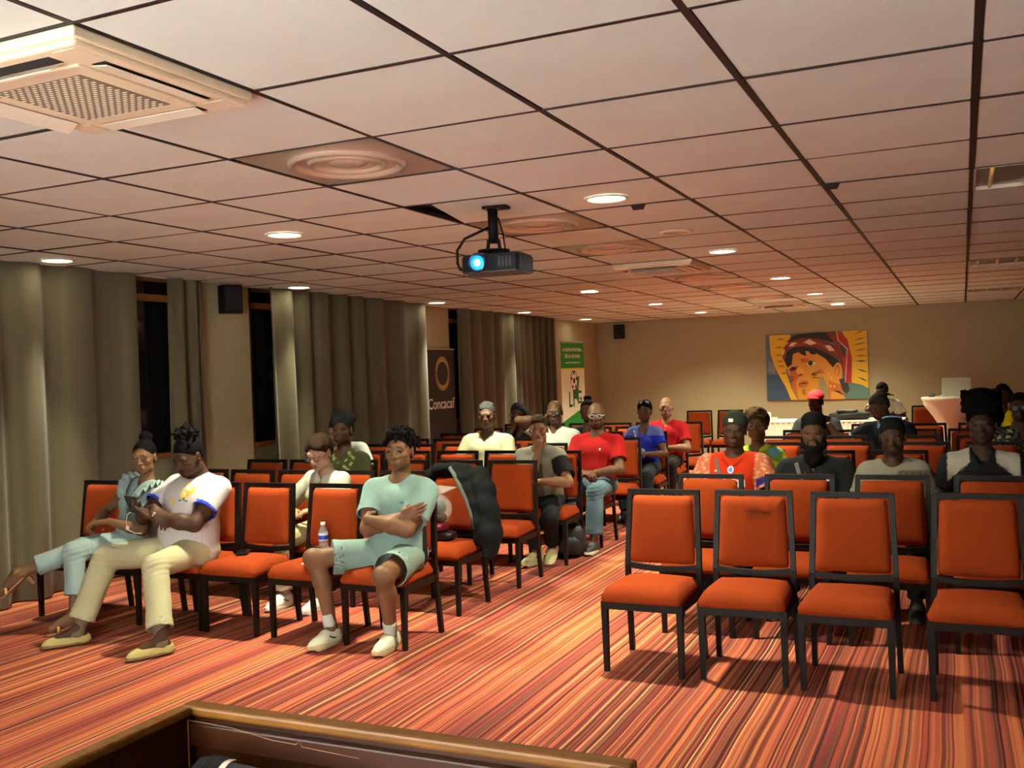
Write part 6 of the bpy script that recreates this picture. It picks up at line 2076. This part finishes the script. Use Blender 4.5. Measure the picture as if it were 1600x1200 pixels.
# ---- eighth row aisle: bald man in red polo
r = person('bald man in bright red polo shirt behind the woman in blue', (-3.23, 11.46, 0))
f = Fig(bald=True, vox=.0085, s=.97, hip=(0, 0, .54), hs=1.0, bulk=1.08, belly=1.1, lean=-.03, head=(.18, 0, 0), skin=MID, beard=.3, hairc=(.30, .27, .24), brow=.3,
        arms={-1: lap(-1, .03, .69), 1: lap(1, 0, .69)}, legs={-1: {}, 1: {'a': (.15, -.40, .09)}})
f.body(r)
f.top(r, 'polo_shirt', srgb(180, 20, 32), sleeve=.68, neck='polo', fold=.005, loose=.012, seed=71, hem=-.10)
f.bottom(r, 'trousers', srgb(40, 36, 32), end=1.9); f.shoes(r, BLK, BLK, kind='plain'); f.glasses(r, M_STEEL, thick=.0015)

# ---- right block, third row: orange jersey
def strap(fig, parent, side, m, w_=.022, cloth=None):
    pts = fig.on_cloth(cloth, [(side * (.118 - .013 * k), .425 - .033 * k) for k in range(10)], .003)
    mb = MB()
    for a_, b_ in zip(pts, pts[1:]):
        mb.bar(tuple(a_), tuple(b_), w_, .008, up=tuple(fig.T @ V3(0, -1, .15)))
    return mb.build('bag_strap', m, parent)
GSTR = mat('grey_webbing', srgb(92, 86, 78), .7)
r = person('man in orange football jersey and dark beanie in the right block', (-1.475, 6.92, 0))
f = Fig(vox=.006, s=.985, hip=(0, 0, .54), hs=1.0, bulk=1.12, lean=-.03, head=(.08, .08, .06), skin=D1, arms=LAPS, lip=(1.25, .95, .95), nose=1.15, jaw=1.06)
f.body(r)
OR_, PK = srgb(206, 52, 10), srgb(206, 112, 76)
def orc(q, c, v, s):
    m = on_sleeve(q, v, s, .145) | (np.abs(q[:, 0]) > .155)
    n_ = np.sin(q[:, 0] * 90 + 3 * np.sin(q[:, 2] * 50)) * np.sin(q[:, 2] * 80 + q[:, 1] * 60)
    c[m] = PK
    c[m & (n_ > .45)] = srgb(240, 176, 140)
    m3 = ((q[:, 2] - np.abs(q[:, 0]) * .9) > .345) & (q[:, 1] < 0) & ((q[:, 2] - np.abs(q[:, 0]) * .9) < .365) & (np.abs(q[:, 0]) < .075)
    c[m3] = srgb(150, 20, 14)
    c[(q[:, 2] < .225) & ~m] = srgb(206, 36, 20)
    t_, d_ = sleeve_t(v, s, 1)
    c[(t_ > .42) & (t_ < .62) & (d_ < .1) & (q[:, 0] > .17) & (q[:, 1] < -.0)] = srgb(40, 40, 110)
    return c
t = f.top(r, 'jersey', OR_, sleeve=.68, colfn=orc, fold=.004, loose=.012, seed=81)
WH_, BL_, TE_ = (.8, .8, .78), srgb(90, 120, 200), srgb(20, 76, 90)
f.decal(t, [(WH_, circ(0, .005, .022, .026)), (BL_, circ(0, .005, .015, .018)), (WH_, [(-.115, -.01), (-.075, .002), (-.112, .004)]),
            (WH_, circ(-.045, -.088, .042, .030)), (WH_, circ(.02, -.088, .042, .030)), (WH_, [(.05, -.115), (.10, -.115), (.10, -.062), (.05, -.062)]),
            (TE_, circ(-.045, -.088, .034, .023)), (TE_, circ(.02, -.088, .034, .023)), (TE_, [(.06, -.108), (.085, -.108), (.092, -.068), (.066, -.068)])], at=(.0, .345), name='chest_print')
f.bottom(r, 'trousers', BLK, end=1.9, width=.01); f.shoes(r, BLK, srgb(120, 120, 116), kind='sneaker')
ht = f.hat(r, 'beanie', srgb(52, 58, 48))
MB().rbox(-.016, .016, -.002, .002, -.012, .012, .001, 1, M=Matrix.Translation(Vector(f.hp(-.015, -.0935, .075))) @ Matrix(f.H.tolist()).to_4x4() @ Matrix.Rotation(-.35, 4, 'X')).build('badge', mat('badge_pale', srgb(220, 216, 190), .4), ht)
strap(f, r, -1, GSTR, cloth=t)

# ---- right block, fourth row: woman with short curly hair
r = person('woman with short curly brown hair, round glasses and green tie-dye shirt', (-1.49, 7.86, 0))
f = Fig(vox=.0066, s=.955, hip=(0, 0, .53), fem=True, lean=-.02, head=(.12, .05, 0), skin=D3, arms=LAPS, lip=(1.1, .6, .5))
f.body(r)
def td(q, c, v, s):
    n_ = np.sin(q[:, 0] * 24 + 1.5 * np.sin(q[:, 2] * 20)) * np.cos(q[:, 2] * 26 + q[:, 0] * 12)
    c[n_ > .25] = srgb(206, 206, 60)
    c[n_ < -.45] = srgb(110, 170, 190)
    return c
f.top(r, 'tie_dye_shirt', srgb(120, 170, 50), sleeve=.75, neck='shirt', colfn=td, fold=.004, loose=.012)
f.bottom(r, 'trousers', (.05, .05, .06), end=1.9); f.shoes(r, BLK, BLK, kind='plain')
f.hairobj(r, 'afro', (.060, .036, .016)); f.glasses(r, mat('bronze_frame', srgb(120, 92, 50), .3, metal=.6), rad=.024, thick=.0018)

# ---- right block, third row: bearded man in black polo
r = person('man with full black beard and black polo shirt in the right block', (-.93, 6.93, 0))
f = Fig(vox=.006, s=.95, hip=(0, -.02, .525), hs=1.02, bulk=1.15, lean=-.03, head=(.04, .03, 0), skin=D2, arms=LAPS, lip=(1.3, .95, .95), nose=1.1)
f.body(r)
t = f.top(r, 'polo_shirt', (.012, .013, .014), sleeve=.70, neck='polo', fold=.004, loose=.010, seed=91)
f.decal(t, [((.75, .75, .72), [(-.012, -.02), (.016, -.02), (.018, .014), (-.012, .018)]), ((.1, .1, .1), circ(0, .004, .004, .004, 6))], at=(.105, .325), name='chest_label')
f.bottom(r, 'trousers', (.02, .02, .025), end=1.9, width=.01); f.shoes(r, BLK, BLK, kind='sneaker')
f.hairobj(r, 'fade', (.010, .010, .010)); f.beardobj(r, .075)
strap(f, r, -1, GSTR, .026, cloth=t)
cn = MB().tube(f.on_cloth(t, [(-.055, .375), (-.035, .335), (-.015, .308), (0, .298), (.015, .308), (.035, .335), (.055, .375)], .003), .0018, 5).build('necklace', M_STEEL, r)
MB().rbox(-.008, .008, -.003, .003, -.022, 0, .002, 1, M=Matrix.Translation(f.on_cloth(t, [(0, .296)], .006)[0])).build('pendant', mat('gold_pendant', srgb(220, 190, 60), .3, metal=.6), cn)

# ---- right block, third row: man in grey tee, hair tied
r = person('man in mottled grey T-shirt with tied-back locks, looking down in the right block', (-.43, 6.93, 0))
f = Fig(vox=.006, s=.93, hip=(0, -.02, .52), hs=.98, lean=.02, head=(.02, .16, 0), skin=D1, arms=LAPS, lip=(1.2, .85, .85), beard=.3)
f.body(r)
def gc(q, c, v, s):
    n_ = np.sin(q[:, 0] * 160 + 2 * np.sin(q[:, 2] * 90)) * np.sin(q[:, 2] * 150)
    m = (q[:, 0] > .03) & (q[:, 2] < .40)
    c[m] = srgb(116, 104, 92)
    c[m & (n_ > .3)] = srgb(84, 72, 64)
    return c
f.top(r, 'tshirt', srgb(150, 146, 128), sleeve=.7, colfn=gc, fold=.004, loose=.012, seed=95)
f.bottom(r, 'trousers', BLK, end=1.9); f.shoes(r, BLK, srgb(60, 60, 60), kind='sneaker')
f.hairobj(r, 'tied', (.010, .011, .011), seed=8)
ring = [f.hp(.060 * math.cos(a_), .045 + .066 * math.sin(a_), .106 - .03 * math.sin(a_)) for a_ in [2 * PI * k / 20 for k in range(21)]]
MB().tube(ring, .006, 6).build('hair_band', mat('pale_blue_band', srgb(120, 160, 200), .6), r, smooth=True)

# ---- right block, third row: man with tall piled hair
r = person('man with tall piled black hair and black polo with pale shoulder panels', (.10, 6.92, 0))
f = Fig(vox=.006, s=1.01, hip=(0, 0, .54), hs=1.05, lean=-.03, head=(-.06, .02, 0), skin=(.055, .026, .015), arms=LAPS, lip=(1.1, .8, .8), nose=1.1)
f.body(r)
def kc(q, c, v, s):
    m = (q[:, 2] > .365 - .9 * (np.abs(q[:, 0]) - .11)) & (np.abs(q[:, 0]) > .075) & (np.abs(q[:, 0]) < .205) & (q[:, 2] > .285)
    c[m] = srgb(190, 186, 166)
    return c
f.top(r, 'polo_shirt', (.012, .013, .016), sleeve=.68, neck='polo', colfn=kc, fold=.004, loose=.010, seed=97)
f.bottom(r, 'trousers', BLK, end=1.9); f.shoes(r, BLK, BLK, kind='sneaker')
f.hairobj(r, 'piled', (.004, .004, .004))

# ---- back of the right block
r = person('man in red baseball cap and dark tee below the painting', (-1.50, 11.46, 0))
f = Fig(vox=.0095, s=1.0, lean=-.03, head=(-.12, .12, 0), skin=(.05, .018, .014), arms=LAPS)
f.body(r); f.top(r, 'tshirt', (.03, .034, .036), sleeve=.68, neck='polo'); f.bottom(r, 'trousers', BLK, end=1.9); f.shoes(r, BLK, BLK, kind='plain'); f.hat(r, 'cap', srgb(236, 50, 60))

r = person('man in navy polo with light collar leaning with one arm along the chair backs', (-.70, 10.44, 0))
f = Fig(vox=.0095, s=1.0, bulk=1.08, lean=.05, lat=.0, head=(-.7, .42, -.1), skin=D2, hairc=(.03, .03, .03), beard=.3,
        arms={-1: arm((-.55, .02, .985), (-.3, 0, -1), (-1, .05, -.1), (0, 0, -1), (.2, .3, .2)), 1: lap(1)})
f.body(r)
def nc(q, c, v, s):
    for k in (-1, 1):
        t_, d_ = sleeve_t(v, s, k)
        c[(t_ > .50) & (d_ < .12) & (k * q[:, 0] > .14)] = srgb(190, 206, 220)
    c[(q[:, 2] > .40) & (np.abs(q[:, 0]) < .085)] = srgb(120, 160, 210)
    return c
f.top(r, 'polo_shirt', srgb(22, 26, 40), sleeve=.58, neck='polo', colfn=nc); f.bottom(r, 'trousers', BLK, end=1.9); f.shoes(r, BLK, BLK, kind='plain'); f.hairobj(r, 'tied', (.03, .032, .032), seed=12)

r = person('man in cream T-shirt holding a hand to his face behind the white table', (-1.13, 16.80, 0))
f = Fig(vox=.010, s=.98, lean=.12, lat=-.05, head=(-.4, .3, 0), skin=D1, arms={-1: dict(arm((0, 0, 0), (-.7, -.4, -.8), (0, .1, 1), (.2, 1, 0)), wh=(-.05, -.12, -.13)), 1: lap(1, 0, .78, -.22)})
f.body(r); f.top(r, 'tshirt', (.62, .58, .44), sleeve=.7, loose=.015); f.bottom(r, 'trousers', BLK, end=1.9); f.shoes(r, BLK, BLK, kind='plain'); f.hairobj(r, 'short')

r = person('woman in yellow top at the back right, behind the man with piled hair', (.40, 12.40, 0))
f = Fig(vox=.0095, s=1.0, fem=True, lean=-.02, head=(-.15, 0, 0), skin=D1, arms=LAPS)
f.body(r); f.top(r, 'top', srgb(232, 214, 10), sleeve=.6, neck='v', colfn=lambda q, c, v, s: np.where(((q[:, 0] < -.03) & (q[:, 2] < .34))[:, None], np.array(srgb(120, 124, 112))[None], c)); f.bottom(r, 'trousers', BLK, end=1.9); f.shoes(r, BLK, BLK, kind='plain'); f.hairobj(r, 'braids_side')

r = person('man in black and white camouflage shirt with dark glasses at the right edge', (.44, 9.50, 0))
f = Fig(vox=.0095, s=.98, bulk=1.08, lean=-.02, head=(-.1, .06, 0), skin=(.06, .03, .018), arms=LAPS)
f.body(r)
def cam_(q, c, v, s):
    n_ = np.sin(q[:, 0] * 55 + 2.5 * np.sin(q[:, 2] * 45)) * np.sin(q[:, 2] * 60 + 2 * np.sin(q[:, 0] * 33 + q[:, 1] * 20))
    c[n_ > .35] = srgb(170, 174, 140)
    c[n_ < -.55] = srgb(84, 90, 76)
    return c
f.top(r, 'camouflage_shirt', BLK, sleeve=.75, neck='shirt', colfn=cam_); f.bottom(r, 'trousers', BLK, end=1.9); f.shoes(r, BLK, BLK, kind='plain'); f.hairobj(r, 'buzz', (.006, .006, .006)); f.glasses(r, None, .024, .003, M_SPECB)
